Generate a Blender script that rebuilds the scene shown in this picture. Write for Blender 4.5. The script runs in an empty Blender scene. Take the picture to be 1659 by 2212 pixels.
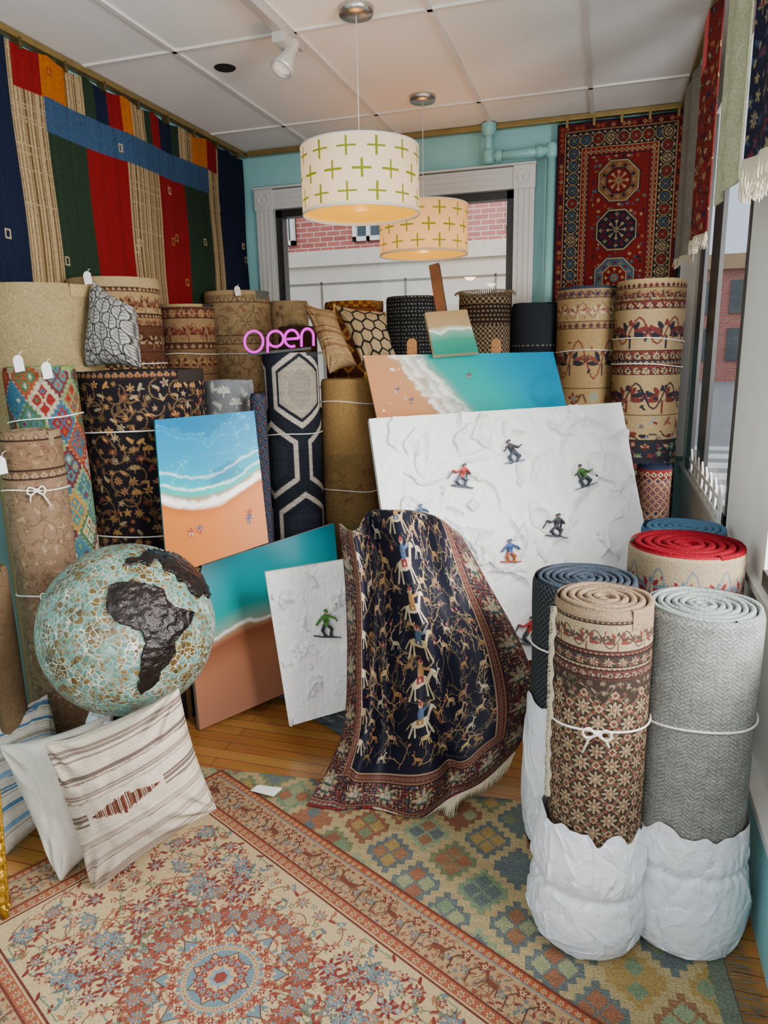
import bpy, math, random
import numpy as np
from mathutils import Vector, Matrix
random.seed(7); RS=np.random.RandomState(5)
C=bpy.context.scene.collection; PI=math.pi
# ---------------------------------------------------------------- camera geometry
F=1534.0; CX=829.5; CY=1106.0
Yc=Vector((485.5,-356,1534)).normalized()
Dn=Vector((145,6794,1534)).normalized(); Zc=-(Dn-Yc*Dn.dot(Yc)).normalized(); Xc=Yc.cross(Zc)
CAM=Vector((0,0,1.6))
def ray(u,v):
    d=Vector(((u-CX)/F,(v-CY)/F,1)); return Vector((d.dot(Xc),d.dot(Yc),d.dot(Zc)))
def PT(u,v,t): return CAM+ray(u,v)*t
def PY(u,v,Y): r=ray(u,v); return CAM+r*(Y/r.y)
def PZ(u,v,z=0): r=ray(u,v); return CAM+r*((z-1.6)/r.z)
def PX(u,v,X): r=ray(u,v); return CAM+r*(X/r.x)
cam=bpy.data.cameras.new('camera'); co=bpy.data.objects.new('camera',cam); C.objects.link(co)
R=Vector((Xc.x,Yc.x,Zc.x)); U=-Vector((Xc.y,Yc.y,Zc.y)); B=-Vector((Xc.z,Yc.z,Zc.z))
co.matrix_world=Matrix(((R.x,U.x,B.x,CAM.x),(R.y,U.y,B.y,CAM.y),(R.z,U.z,B.z,CAM.z),(0,0,0,1)))
cam.sensor_fit='VERTICAL'; cam.sensor_height=24; cam.lens=F/2212*24; cam.clip_start=.02; cam.clip_end=300
bpy.context.scene.camera=co
# ---------------------------------------------------------------- colour, materials
SAT=1.05
def lin(h,s=None):
    if not isinstance(h,str): return np.array(h[:3],float)
    h=h.lstrip('#'); c=np.array([int(h[i:i+2],16)/255 for i in (0,2,4)])
    c=np.where(c<=.04045,c/12.92,((c+.055)/1.055)**2.4)
    l=c@np.array([.2126,.7152,.0722]); return np.clip(l+(c-l)*(s or SAT),0,1)
def c4(h): c=lin(h); return (c[0],c[1],c[2],1)
def newmat(name):
    m=bpy.data.materials.new(name); m.use_nodes=True; n=m.node_tree.nodes; l=m.node_tree.links
    return m,n,l,n['Principled BSDF']
def M(name,col,rough=.6,metal=0,bump=.0,scale=40,var=.12,coat=0,emis=0,trans=0,spec=.5):
    m,n,l,b=newmat(name); c=lin(col)
    b.inputs['Roughness'].default_value=rough; b.inputs['Metallic'].default_value=metal
    b.inputs['Coat Weight'].default_value=coat; b.inputs['Specular IOR Level'].default_value=spec
    tc=n.new('ShaderNodeTexCoord'); nz=n.new('ShaderNodeTexNoise'); nz.inputs['Scale'].default_value=scale; nz.inputs['Detail'].default_value=5
    l.new(tc.outputs['Object'],nz.inputs['Vector'])
    rp=n.new('ShaderNodeValToRGB'); rp.color_ramp.elements[0].position=.3; rp.color_ramp.elements[1].position=.7
    rp.color_ramp.elements[0].color=(*np.clip(c*(1-var),0,1),1); rp.color_ramp.elements[1].color=(*np.clip(c*(1+var),0,1),1)
    l.new(nz.outputs['Fac'],rp.inputs['Fac']); l.new(rp.outputs['Color'],b.inputs['Base Color'])
    if bump:
        bp=n.new('ShaderNodeBump'); bp.inputs['Strength'].default_value=bump; bp.inputs['Distance'].default_value=.01
        l.new(nz.outputs['Fac'],bp.inputs['Height']); l.new(bp.outputs['Normal'],b.inputs['Normal'])
    if emis:
        l.new(rp.outputs['Color'],b.inputs['Emission Color']); b.inputs['Emission Strength'].default_value=emis
    if trans: b.inputs['Transmission Weight'].default_value=trans
    return m
def VM(name,rough=.95,scale=250,bump=.4,coat=0,var=.25,glow=0,transl=0,spec=None):
    m,n,l,b=newmat(name); at=n.new('ShaderNodeAttribute'); at.attribute_name='Col'
    b.inputs['Roughness'].default_value=rough; b.inputs['Coat Weight'].default_value=coat; b.inputs['Coat Roughness'].default_value=.06
    if rough>.8: b.inputs['Specular IOR Level'].default_value=.12
    if spec is not None: b.inputs['Specular IOR Level'].default_value=spec
    tc=n.new('ShaderNodeTexCoord'); nz=n.new('ShaderNodeTexNoise'); nz.inputs['Scale'].default_value=scale; nz.inputs['Detail'].default_value=3
    l.new(tc.outputs['Object'],nz.inputs['Vector'])
    mr=n.new('ShaderNodeMapRange'); mr.inputs[1].default_value=.3; mr.inputs[2].default_value=.7; mr.inputs[3].default_value=1-var; mr.inputs[4].default_value=1+var
    l.new(nz.outputs['Fac'],mr.inputs[0])
    vm=n.new('ShaderNodeVectorMath'); vm.operation='SCALE'; l.new(at.outputs['Color'],vm.inputs[0]); l.new(mr.outputs[0],vm.inputs['Scale'])
    l.new(vm.outputs[0],b.inputs['Base Color'])
    if bump:
        bp=n.new('ShaderNodeBump'); bp.inputs['Strength'].default_value=bump; bp.inputs['Distance'].default_value=.004
        l.new(nz.outputs['Fac'],bp.inputs['Height']); l.new(bp.outputs['Normal'],b.inputs['Normal'])
    if glow:
        l.new(vm.outputs[0],b.inputs['Emission Color']); b.inputs['Emission Strength'].default_value=glow
    if transl:
        tr=n.new('ShaderNodeBsdfTranslucent'); mx=n.new('ShaderNodeMixShader'); mx.inputs[0].default_value=transl
        l.new(vm.outputs[0],tr.inputs['Color']); l.new(b.outputs[0],mx.inputs[1]); l.new(tr.outputs[0],mx.inputs[2])
        l.new(mx.outputs[0],n['Material Output'].inputs['Surface'])
    return m
PILE=VM('wool_pile'); WEAVE=VM('flat_weave',scale=160,bump=.7); RESIN=VM('glossy_resin',rough=.22,scale=3,bump=0,coat=0,var=.03,spec=.08)
IMPASTO=VM('impasto_paint',rough=.4,scale=70,bump=.3,var=.02); FABRIC=VM('cushion_fabric',scale=320,bump=.6,var=.14)
PAINTM=VM('painted_detail',rough=.6,scale=60,bump=0,var=.05)
CORD=M('white_cord','#dcd8cc',.9,bump=.5,scale=300); TAGM=M('white_card','#e6e4de',.7,var=.03)
FRINGE=M('cotton_fringe','#bdb198',.95,scale=200,var=.25); WHITE=M('white_paint','#e2e2de',.5,var=.03,scale=5)
TEAL=M('teal_wall_paint','#88babb',.6,bump=.05,scale=8,var=.05); BRASS=M('brass_rail','#8c7748',.4,metal=.6,scale=20)
STEEL=M('brushed_steel','#b7b4ae',.3,metal=.9,scale=60); DARKFR=M('dark_bronze_frame','#1f1d1c',.4,scale=10)
BLACKM=M('painted_hole_dark','#080808',.9); WOOD=M('easel_wood','#6b3d1e',.45,scale=12,var=.3); DKWOOD=M('dark_wood','#2a1a12',.5,scale=12,var=.3)
GOLD=M('gilt_wood','#a57c28',.35,metal=.7,bump=.6,scale=60,var=.4); PLASTIC=M('thin_white_plastic','#d9dce2',.3,scale=34,var=.02,bump=.7)
NEON=M('magenta_neon',(.66,.0,.6),.6,var=.01,emis=.6,spec=.03); DIFF=M('warm_diffuser','#ffad2a',.6,var=.03,scale=4,emis=1.2)
# ---------------------------------------------------------------- mesh helpers
ORG={}
def props(o,label=None,cat=None,group=None,kind=None):
    if label: o['label']=label
    if cat: o['category']=cat
    if group: o['group']=group
    if kind: o['kind']=kind
    return o
def thing(name,label,cat,loc,group=None):
    o=bpy.data.objects.new(name,None); C.objects.link(o); o.location=loc; o.empty_display_size=.05
    ORG[o.name]=np.array(loc,float); return props(o,label,cat,group)
def link(name,me,V,parent):
    o=bpy.data.objects.new(name,me); C.objects.link(o)
    if parent is None:
        org=np.array([(V[:,0].min()+V[:,0].max())/2,(V[:,1].min()+V[:,1].max())/2,V[:,2].min()]); o.location=org
    else: org=ORG[parent.name]; o.parent=parent
    ORG[o.name]=org; return o,org
class MB:
    def __init__(s): s.v=[]; s.f=[]; s.c=[]
    def add(s,v,f,col=None):
        n=len(s.v); s.v+=[tuple(p) for p in v]; s.f+=[tuple(i+n for i in q) for q in f]
        if col is not None: s.c+=[tuple(lin(col))]*len(v)
        return s
    def hexa(s,P): return s.add(P,[(0,3,2,1),(4,5,6,7),(0,1,5,4),(1,2,6,5),(2,3,7,6),(3,0,4,7)])
    def box(s,a,b):
        x0,y0,z0=a; x1,y1,z1=b
        return s.hexa([(x0,y0,z0),(x1,y0,z0),(x1,y1,z0),(x0,y1,z0),(x0,y0,z1),(x1,y0,z1),(x1,y1,z1),(x0,y1,z1)])
    def bar(s,p,q,w,h,up=(0,-1,0)):
        p=Vector(p);q=Vector(q);d=(q-p).normalized(); a=d.cross(Vector(up)).normalized()*w/2; b=a.cross(d).normalized()*h/2
        return s.hexa([p-a-b,p+a-b,p+a+b,p-a+b,q-a-b,q+a-b,q+a+b,q-a+b])
    def tube(s,pts,r,n=8,closed=False):
        pts=[Vector(p) for p in pts]; m=len(pts); V=[];Fc=[]; prev=None
        for i,p in enumerate(pts):
            if closed: t=(pts[(i+1)%m]-pts[i-1]).normalized()
            else: t=(pts[min(i+1,m-1)]-pts[max(i-1,0)]).normalized()
            if prev is None:
                up=Vector((0,0,1)) if abs(t.z)<.9 else Vector((1,0,0)); a=t.cross(up).normalized()
            else: a=(prev-t*prev.dot(t)).normalized()
            prev=a; b=t.cross(a); rr=r[i] if isinstance(r,(list,tuple)) else r
            for k in range(n): V.append(p+a*math.cos(2*PI*k/n)*rr+b*math.sin(2*PI*k/n)*rr)
        for i in range(m if closed else m-1):
            j=(i+1)%m
            for k in range(n): Fc.append((i*n+k,i*n+(k+1)%n,j*n+(k+1)%n,j*n+k))
        if not closed: Fc+= [tuple(range(n))[::-1],tuple((m-1)*n+k for k in range(n))]
        return s.add(V,Fc)
    def lathe(s,c,prof,n=32,axis=(0,0,1)):
        c=Vector(c); w=Vector(axis).normalized(); a=w.cross(Vector((0,1,0)) if abs(w.y)<.9 else Vector((1,0,0))).normalized(); b=w.cross(a); V=[];Fc=[]
        for r,z in prof:
            for k in range(n): V.append(c+w*z+a*math.cos(2*PI*k/n)*r+b*math.sin(2*PI*k/n)*r)
        for i in range(len(prof)-1):
            for k in range(n): Fc.append((i*n+k,i*n+(k+1)%n,(i+1)*n+(k+1)%n,(i+1)*n+k))
        return s.add(V,Fc)
    def build(s,name,mat,parent=None,smooth=False,bevel=0,kind=None):
        V=np.array(s.v,float); me=bpy.data.meshes.new(name); o,org=link(name,me,V,parent); V=V-org
        me.from_pydata(V.tolist(),[],s.f); me.materials.append(mat)
        if s.c:
            ca=me.color_attributes.new('Col','FLOAT_COLOR','POINT'); cc=np.ones((len(V),4)); cc[:,:3]=np.array(s.c); ca.data.foreach_set('color',cc.ravel())
        if smooth: me.polygons.foreach_set('use_smooth',[True]*len(me.polygons))
        if bevel:
            b=o.modifiers.new('bevel','BEVEL'); b.width=bevel; b.segments=2; b.limit_method='ANGLE'
        me.update()
        if kind: o['kind']=kind
        return o
def grid(name,P,col,mat,parent=None,wrap=False,smooth=True,mask=None,thick=0):
    H,W=P.shape[:2]; V=P.reshape(-1,3); me=bpy.data.meshes.new(name); o,org=link(name,me,V,parent)
    idx=np.arange(H*W).reshape(H,W)
    if wrap: idx=np.concatenate([idx,idx[:,:1]],1)
    q=np.stack([idx[:-1,:-1],idx[1:,:-1],idx[1:,1:],idx[:-1,1:]],-1).reshape(-1,4)
    Vl=V-org
    if mask is not None:
        q=q[mask.reshape(-1)[q].all(1)]; us=np.unique(q); mp=np.zeros(H*W,int); mp[us]=np.arange(len(us)); q=mp[q]; Vl=Vl[us]
    nf=len(q); me.vertices.add(len(Vl)); me.vertices.foreach_set('co',Vl.astype(np.float32).ravel())
    me.loops.add(nf*4); me.loops.foreach_set('vertex_index',q.astype(np.int32).ravel())
    me.polygons.add(nf); me.polygons.foreach_set('loop_start',np.arange(0,nf*4,4,dtype=np.int32))
    me.polygons.foreach_set('loop_total',np.full(nf,4,dtype=np.int32)); me.update(calc_edges=True)
    if smooth: me.polygons.foreach_set('use_smooth',np.ones(nf,bool))
    me.materials.append(mat)
    if col is not None:
        ca=me.color_attributes.new('Col','FLOAT_COLOR','POINT'); cc=np.ones((H*W,4),np.float32); cc[:,:3]=col.reshape(-1,3); ca.data.foreach_set('color',cc.ravel())
    if thick:
        s=o.modifiers.new('thick','SOLIDIFY'); s.thickness=thick; s.offset=-1
    me.update(); return o
def bil(c,H,W):
    TL,TR,BR,BL=[np.array(p,float) for p in c]; s=np.linspace(0,1,W)[None,:,None]; t=np.linspace(0,1,H)[:,None,None]
    return (TL*(1-s)+TR*s)*(1-t)+(BL*(1-s)+BR*s)*t
def vnoise(h,w,ch,cw,rs,wrap=False):
    g=rs.rand(ch+2,cw+2)
    if wrap: g[:,cw]=g[:,0]; g[:,cw+1]=g[:,1]
    y=np.linspace(0,ch,h,endpoint=False); x=np.linspace(0,cw,w,endpoint=False)
    yi=y.astype(int); xi=x.astype(int); fy=y-yi; fx=x-xi; fy=(fy*fy*(3-2*fy))[:,None]; fx=(fx*fx*(3-2*fx))[None,:]
    a=g[yi][:,xi]; b=g[yi][:,xi+1]; c=g[yi+1][:,xi]; d=g[yi+1][:,xi+1]
    return (a*(1-fx)+b*fx)*(1-fy)+(c*(1-fx)+d*fx)*fy
def fbm(h,w,ch,cw,oct=4,seed=1,wrap=False):
    rs=np.random.RandomState(abs(int(seed))); o=np.zeros((h,w)); a=.5; t=0
    for k in range(oct):
        o+=a*vnoise(h,w,ch*2**k,cw*2**k,rs,wrap); t+=a; a*=.5
    return o/t
def ramp(s,stops,sat=None):
    p=[a for a,_ in stops]; c=np.array([lin(b,sat) for _,b in stops]); return np.stack([np.interp(s,p,c[:,k]) for k in range(3)],-1)
def inpoly(X,Y,pts):
    m=np.zeros(X.shape,bool); n=len(pts)
    for i in range(n):
        x0,y0=pts[i]; x1,y1=pts[(i+1)%n]
        if y0==y1: continue
        c=((y0>Y)!=(y1>Y))&(X<(x1-x0)*(Y-y0)/(y1-y0)+x0); m^=c
    return m
# ---------------------------------------------------------------- pattern canvas
class Cv:
    def __init__(s,w,h,bg): s.w=max(int(w),4); s.h=max(int(h),4); s.a=np.zeros((s.h,s.w,3)); s.a[:]=lin(bg)
    def win(s,x0,x1,y0,y1):
        x0=max(int(x0),0);x1=min(int(x1)+2,s.w);y0=max(int(y0),0);y1=min(int(y1)+2,s.h)
        if x0>=x1 or y0>=y1: return None
        Y,X=np.mgrid[y0:y1,x0:x1]; return s.a[y0:y1,x0:x1],X.astype(float),Y.astype(float)
    def rect(s,x0,y0,x1,y1,c): s.a[max(int(y0),0):max(int(y1),0),max(int(x0),0):max(int(x1),0)]=lin(c)
    def fn(s,cx,cy,R,f,c):
        w=s.win(cx-R,cx+R,cy-R,cy+R)
        if w: w[0][f(w[1]-cx,w[2]-cy)]=lin(c)
    def disc(s,cx,cy,r,c): s.fn(cx,cy,r+1,lambda x,y:x*x+y*y<=r*r,c)
    def ell(s,cx,cy,rx,ry,an,c):
        ca,sa=math.cos(an),math.sin(an); s.fn(cx,cy,max(rx,ry)+1,lambda x,y:((x*ca+y*sa)/rx)**2+((-x*sa+y*ca)/ry)**2<=1,c)
    def dia(s,cx,cy,rx,ry,c): s.fn(cx,cy,max(rx,ry)+1,lambda x,y:abs(x)/rx+abs(y)/ry<=1,c)
    def octa(s,cx,cy,r,c,sy=1): s.fn(cx,cy,r*max(sy,1)+1,lambda x,y:(abs(x)<=r)&(abs(y)<=r*sy)&(abs(x)+abs(y)/sy<=1.42*r),c)
    def flower(s,cx,cy,r,n,c,c2,rot=0):
        s.fn(cx,cy,r+1,lambda x,y:np.hypot(x,y)<=r*(.72+.28*np.cos(n*np.arctan2(y,x)+rot)),c)
        s.fn(cx,cy,r*.6+1,lambda x,y:np.hypot(x,y)<=r*.5*(.75+.25*np.cos(n*np.arctan2(y,x)+rot)),c2); s.disc(cx,cy,r*.16,c)
    def poly(s,pts,c):
        xs=[p[0] for p in pts]; ys=[p[1] for p in pts]; w=s.win(min(xs),max(xs),min(ys),max(ys))
        if w: w[0][inpoly(w[1],w[2],pts)]=lin(c)
    def line(s,pts,wd,c):
        for (x0,y0),(x1,y1) in zip(pts[:-1],pts[1:]):
            w=s.win(min(x0,x1)-wd,max(x0,x1)+wd,min(y0,y1)-wd,max(y0,y1)+wd)
            if not w: continue
            X,Y=w[1],w[2]; dx,dy=x1-x0,y1-y0; L=dx*dx+dy*dy+1e-9; t=np.clip(((X-x0)*dx+(Y-y0)*dy)/L,0,1)
            w[0][np.hypot(X-x0-t*dx,Y-y0-t*dy)<=wd/2]=lin(c)
    def palm(s,cx,cy,r,c,c2,c3):
        for k in range(-3,4): s.ell(cx+math.sin(k*.55)*r*.5,cy-math.cos(k*.55)*r*.35+r*.2,r*.16,r*.5,k*.55,c if k%2 else c2)
        s.ell(cx,cy+r*.1,r*.25,r*.4,0,c3); s.line([(cx,cy+r*.3),(cx,cy+r)],max(r*.12,1),c)
    def scat(s,x0,y0,x1,y1,step,pal,rs,vine=None,fl=.5):
        if vine:
            for k in range(int((x1-x0)*(y1-y0)/(step*step)*.35)+1):
                x=rs.uniform(x0,x1);y=rs.uniform(y0,y1);a=rs.uniform(0,6.3);p=[(x,y)]
                for q in range(7):
                    a+=.55*(1 if k%2 else -1); x+=math.cos(a)*step*.45; y+=math.sin(a)*step*.45
                    if x<x0 or x>x1 or y<y0 or y>y1: break
                    p.append((x,y))
                s.line(p,max(step*.1,1),vine)
        y=y0+step*.5; r=0
        while y<y1:
            x=x0+step*(.5 if r%2 else 0)
            while x<x1:
                cx=x+rs.uniform(-.22,.22)*step; cy=min(max(y+rs.uniform(-.22,.22)*step,y0+step*.2),y1-step*.2); c=pal[rs.randint(len(pal))]; c2=pal[rs.randint(len(pal))]
                q=rs.rand()
                if q<fl: s.flower(cx,cy,step*rs.uniform(.24,.42),rs.choice([5,6,8]),c,c2,rs.rand()*3)
                elif q<fl+.15: s.palm(cx,cy,step*.45,c,c2,pal[0])
                else:
                    a=rs.uniform(0,3.1); s.ell(cx,cy,step*.36,step*.13,a,c); s.ell(cx+step*.2,cy+step*.15,step*.2,step*.08,a+1.3,c2)
                x+=step
            y+=step*.85; r+=1
    def animal(s,cx,cy,r,c,f=1,horn=True,rider=None):
        s.ell(cx,cy,r*.5,r*.2,-.15*f,c); w=max(r*.09,1.2)
        s.line([(cx+f*r*.4,cy-r*.1),(cx+f*r*.62,cy-r*.55)],w*1.8,c); s.ell(cx+f*r*.72,cy-r*.58,r*.17,r*.08,.3*f,c)
        for dx,ex in ((-.42,-.62),(-.32,-.3),(.3,.45),(.42,.75)): s.line([(cx+f*r*dx,cy+r*.1),(cx+f*r*(dx+ex)/2,cy+r*.38),(cx+f*r*ex,cy+r*.62)],w,c)
        if horn: s.line([(cx+f*r*.62,cy-r*.62),(cx+f*r*.45,cy-r*.9),(cx+f*r*.6,cy-r*1.1)],w*.7,c)
        if rider:
            s.ell(cx,cy-r*.35,r*.17,r*.32,0,rider); s.disc(cx,cy-r*.75,r*.13,'#b08c66'); s.line([(cx,cy-r*.45),(cx+f*r*.5,cy-r*.6)],w*1.3,rider)
    def done(s,amp=.18,streak=0,sd=1):
        rs=np.random.RandomState(sd); s.a*=(1+amp*(rs.rand(s.h,s.w,1)-.5))
        if streak=='h' : s.a*=(1+.3*(rs.rand(s.h,1,1)-.5))
        if streak=='v' : s.a*=(1+.3*(rs.rand(1,s.w,1)-.5))
        s.a=np.clip(s.a,0,1); return s.a
def bands(W,H,dens,bs,seed=1,amp=.2):
    cv=Cv(W,H,bs[0][1]); rs=np.random.RandomState(seed); y=0; k=0
    while y<H:
        b=bs[k] if k<len(bs) else bs[-1]; k+=1
        if k>60: break
        h=b[0]*dens; kind=b[2]; cv.rect(0,y,W,y+h,b[1])
        if kind!='plain':
            fg,f2=b[3],b[4]; sp=b[5]*dens; n=max(int(round(W/sp)),1); st=W/n; R=min(h,sp)*.46
            if kind=='leafy': cv.scat(0,y,W,min(y+h,H+sp),sp,b[3],rs,b[4],.45)
            elif kind=='lattice':
                rows=int(min(h,H-y)/sp)+1
                for i in range(rows*2):
                    for j in range(n+1):
                        cx=(j+.5*(i%2))*st; cy=y+(i*.5+.25)*sp
                        if cy+R*.3>y+h: continue
                        cv.dia(cx,cy,R*1.0,R*1.0,fg); cv.dia(cx,cy,R*.75,R*.75,b[1]); cv.flower(cx,cy,R*.45,4,f2,fg)
            elif kind=='check':
                rows=int(h/sp)+1
                for i in range(rows):
                    for j in range(n):
                        if (i+j)%2: cv.rect(j*st,y+i*sp,(j+1)*st,min(y+(i+1)*sp,y+h),fg)
            elif kind=='dots':
                rows=int(h/sp)+1
                for i in range(rows):
                    for j in range(n): cv.rect((j+.25+.5*(i%2)*.5)*st,y+(i+.3)*sp,(j+.75+.25*(i%2))*st,y+(i+.7)*sp,fg)
            else:
                for j in range(n):
                    cx=(j+.5)*st; cy=y+h/2
                    if kind=='dia': cv.dia(cx,cy,R,R,fg); cv.dia(cx,cy,R*.5,R*.5,f2)
                    elif kind=='flower': cv.flower(cx,cy,R,8,fg,f2); cv.ell(cx+st/2,cy,R*.3,R*.15,.6,f2)
                    elif kind=='palm': cv.palm(cx,cy,R,fg,f2,b[1]); cv.flower(cx+st/2,cy,R*.4,6,f2,fg)
                    elif kind=='oct': cv.octa(cx,cy,R,fg); cv.octa(cx,cy,R*.7,f2); cv.flower(cx,cy,R*.5,8,fg,b[1])
                if kind=='palm' or kind=='flower':
                    cv.line([(x,y+h/2+math.sin(x/st*2*PI)*h*.32) for x in np.linspace(0,W,n*10)],max(R*.1,1),f2)
                    for j in range(n*3): cv.ell(rs.uniform(0,W),y+rs.uniform(.15,.85)*h,max(R*.16,1),max(R*.07,.8),rs.rand()*3,[fg,f2][j%2])
        cv.rect(0,y+h-max(1,.004*dens),W,y+h,'#2a1c18' if kind!='plain' else b[1]); y+=h
    return cv.done(amp,0,seed)
def P_(bs,seed=1): return lambda W,H,d: bands(W,H,d,bs,seed)
def serr(cv,cx,cy,rx,ry,c):
    st=max(ry/5,1); cv.fn(cx,cy,max(rx,ry)+2,lambda x,y:np.abs(x)/rx+(np.floor(np.abs(y)/st)*st+st/2)/ry<=1.02,c)
KP=['#7d2f2a','#315066','#4f6b45','#b5893d','#8aa98c','#9c4630','#2f4a58','#6c8f6e']
def kilimdia(W,H,d,cell=.13,bg='#b8a57c',seed=3,pal=KP):
    cv=Cv(W,H,bg); rs=np.random.RandomState(seed); n=max(int(round(W/(cell*1.3*d))),1); sx=W/n; sy=cell*d; i=0; y=sy*.4
    while y<H+sy:
        for j in range(n+1):
            cx=(j+.5*(i%2))*sx; a,b=pal[rs.randint(len(pal))],pal[rs.randint(len(pal))]
            serr(cv,cx,y,sx*.49,sy*.95,a)
            for dx,dy in ((-.2,0),(.2,0),(0,-.38),(0,.38)): serr(cv,cx+dx*sx,y+dy*sy,sx*.16,sy*.3,b); serr(cv,cx+dx*sx,y+dy*sy,sx*.07,sy*.13,pal[rs.randint(len(pal))])
        y+=sy; i+=1
    return cv.done(.25,'h',seed)
# ---------------------------------------------------------------- rolls
def tie(parent,cx,cy,r,z,knot=True,sag=.01):
    mb=MB(); th=math.atan2(-cy,-cx); rd=random.Random(int(abs(cx*1000)+z*100)); A1=rd.uniform(-.012,.012)
    mb.tube([(cx+math.cos(a)*(r+.004),cy+math.sin(a)*(r+.004),z+sag*math.cos(a-th)+A1*math.sin(a-th)+.003*math.sin(3*a)) for a in np.linspace(0,2*PI,48,endpoint=False)],.003,6,True)
    if knot:
        d=Vector((math.cos(th),math.sin(th),0)); s=Vector((-d.y,d.x,0)); c=Vector((cx,cy,z+sag))+d*(r+.009)
        for sg in (-1,1):
            w_=rd.uniform(.024,.036)
            mb.tube([c+s*sg*(w_*math.sin(q))+Vector((0,0,.013*math.sin(2*q)+rd.uniform(-.002,.002)))+d*.004 for q in np.linspace(0,PI,12)],.0032,6)
            mb.tube([c,c+s*sg*.02+Vector((0,0,-.018)),c+s*sg*rd.uniform(.02,.05)+Vector((0,0,-rd.uniform(.03,.06)))],.003,6)
        mb.tube([c-s*.01,c+s*.01],.008,8)
    return mb.build('tie_cord',CORD,parent,True)
def tag(parent,u,v,t,w=.035,h=.06,rot=.2):
    p=PT(u,v,t); mb=MB(); ca,sa=math.cos(rot),math.sin(rot)
    q=[(-w/2,-h/2),(w/2,-h/2),(w/2,h*.3),(w*.2,h/2),(-w*.2,h/2),(-w/2,h*.3)]
    q=[(x*ca-y*sa,x*sa+y*ca) for x,y in q]
    F_=[p+R*x+U*y for x,y in q]; K=[a-B*.002 for a in F_]
    mb.add(F_+K,[tuple(range(6)),tuple(range(11,5,-1))]+[(i,i+6,(i+1)%6+6,(i+1)%6) for i in range(6)])
    pp=p+U*h*.5; mb.tube([pp-U*.01,pp+U*.012-B*.01,pp+U*.02-B*.03],.0012,5)
    o=mb.build('price_tag',TAGM,parent); o['label']='small white card price tag'; return o
def roll(label,u,v,w,t,pat,top='#8f7a57',vis=1.0,ties=(),dens=190,pitch=.022,mat=None,knot=False,name='rolled_rug',cat='rolled rug',group=None,tags=(),lean=(0,0),shim=.03,seed=1,base=0):
    p=PT(u,v,t); r=w*t/F/2; th=math.atan2(-p.y,-p.x); cx,cy,zt=p.x,p.y,p.z
    T=thing(name,label,cat,(cx,cy,base),group or 'rolled rugs standing on end in the shop')
    W=int(2*PI*r*dens); H=int((zt-vis)*dens); col=pat(W,H,dens); W,H=col.shape[1],col.shape[0]
    zs=np.concatenate([np.linspace(zt,vis,H),np.linspace(vis,base,5)[1:]]); col=np.concatenate([col]+[col[-1:]]*4,0)
    a=th+PI+np.linspace(0,2*PI,W,endpoint=False)
    nz=1+shim*(fbm(len(zs),W,3,4,2,seed+int(abs(u)),True)-.5)*2
    dz=np.exp(-((zt-zs)/.012)**2)[:,None]*.006/r
    rr=r*(nz-dz); lx=lean[0]*(1-(zs-base)/(zt-base))[:,None]; ly=lean[1]*(1-(zs-base)/(zt-base))[:,None]
    P=np.stack([cx+rr*np.cos(a)[None]+lx,cy+rr*np.sin(a)[None]+ly,np.repeat(zs[:,None],W,1)],-1)
    grid('outer_layer',P,col,mat or PILE,T,wrap=True)
    n=max(int(r*.9/pitch),2); K=40; V=[];Fc=[]; m=n*K
    for i in range(m+1):
        an=th+.6+2*PI*i/K; ro=r*.992-pitch*i/K; ro=max(ro,.01); e=1+.012*math.sin(an*2+seed)
        for k,(dr,dzz) in enumerate(((0,-.05),(0,-.004),(.12,0),(.62,0),(.74,-.004),(.74,-.05))):
            q=max(ro-dr*pitch,.002)*e; V.append((cx+q*math.cos(an),cy+q*math.sin(an),zt+dzz+.002*math.sin(an*3+i*.07)+.001))
    for i in range(m):
        for k in range(5): Fc.append((i*6+k,(i+1)*6+k,(i+1)*6+k+1,i*6+k+1))
    mb=MB(); mb.add(V,Fc)
    mb.add([(cx+r*.95*math.cos(q),cy+r*.95*math.sin(q),zt-.045) for q in np.linspace(0,2*PI,32,endpoint=False)],[tuple(range(32))])
    tm=TOPS.get(top) or TOPS.setdefault(top,M('rug_edge_'+top[1:],top,.95,scale=150,bump=.5,var=.25,spec=.1))
    mb.build('rolled_layers',tm,T,True)
    for vz in ties:
        z=PT(u,vz,t).z if vz>5 else vz
        f=1-(z-base)/(zt-base); tie(T,cx+lean[0]*f,cy+lean[1]*f,r*(1+shim*.4),z,knot)
    for tg in tags: tag(T,tg[0],tg[1],t-r-.02-(tg[2] if len(tg)>2 else 0))
    return T,(cx,cy,r,zt)
TOPS={}
g1='rolled rugs standing along the left wall'; g2='rolled rugs standing along the back wall'; g3='rolled rugs in front of the back row'; g4='rolled rugs by the front window'
roll('large plain beige backing of a big rolled rug, farthest left by the striped kilim wall',75,620,235,3.0,P_([(1,'#8a7856','leafy',['#8a7856','#847251','#8e7c5a'],None,.1)]),'#9a875f',1.2,mat=WEAVE,group=g1,shim=.08)
roll('tan rolled rug with dark brown bands behind the grey leaf cushion',243,606,192,3.5,P_([(.05,'#988260','plain'),(.02,'#40291f','dia','#a58c62','#7b4a36',.025),(.1,'#8e7552','palm','#40291f','#6b4030',.1),(.02,'#40291f','dia','#a58c62','#7b4a36',.025),(.04,'#7e6244','flower','#40291f','#6b4030',.05),(.12,'#4a2e20','palm','#8a7552','#2a1712',.09)],4),'#96835e',1.25,(790,),dens=230,group=g1,tags=[(189,600)])
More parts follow.
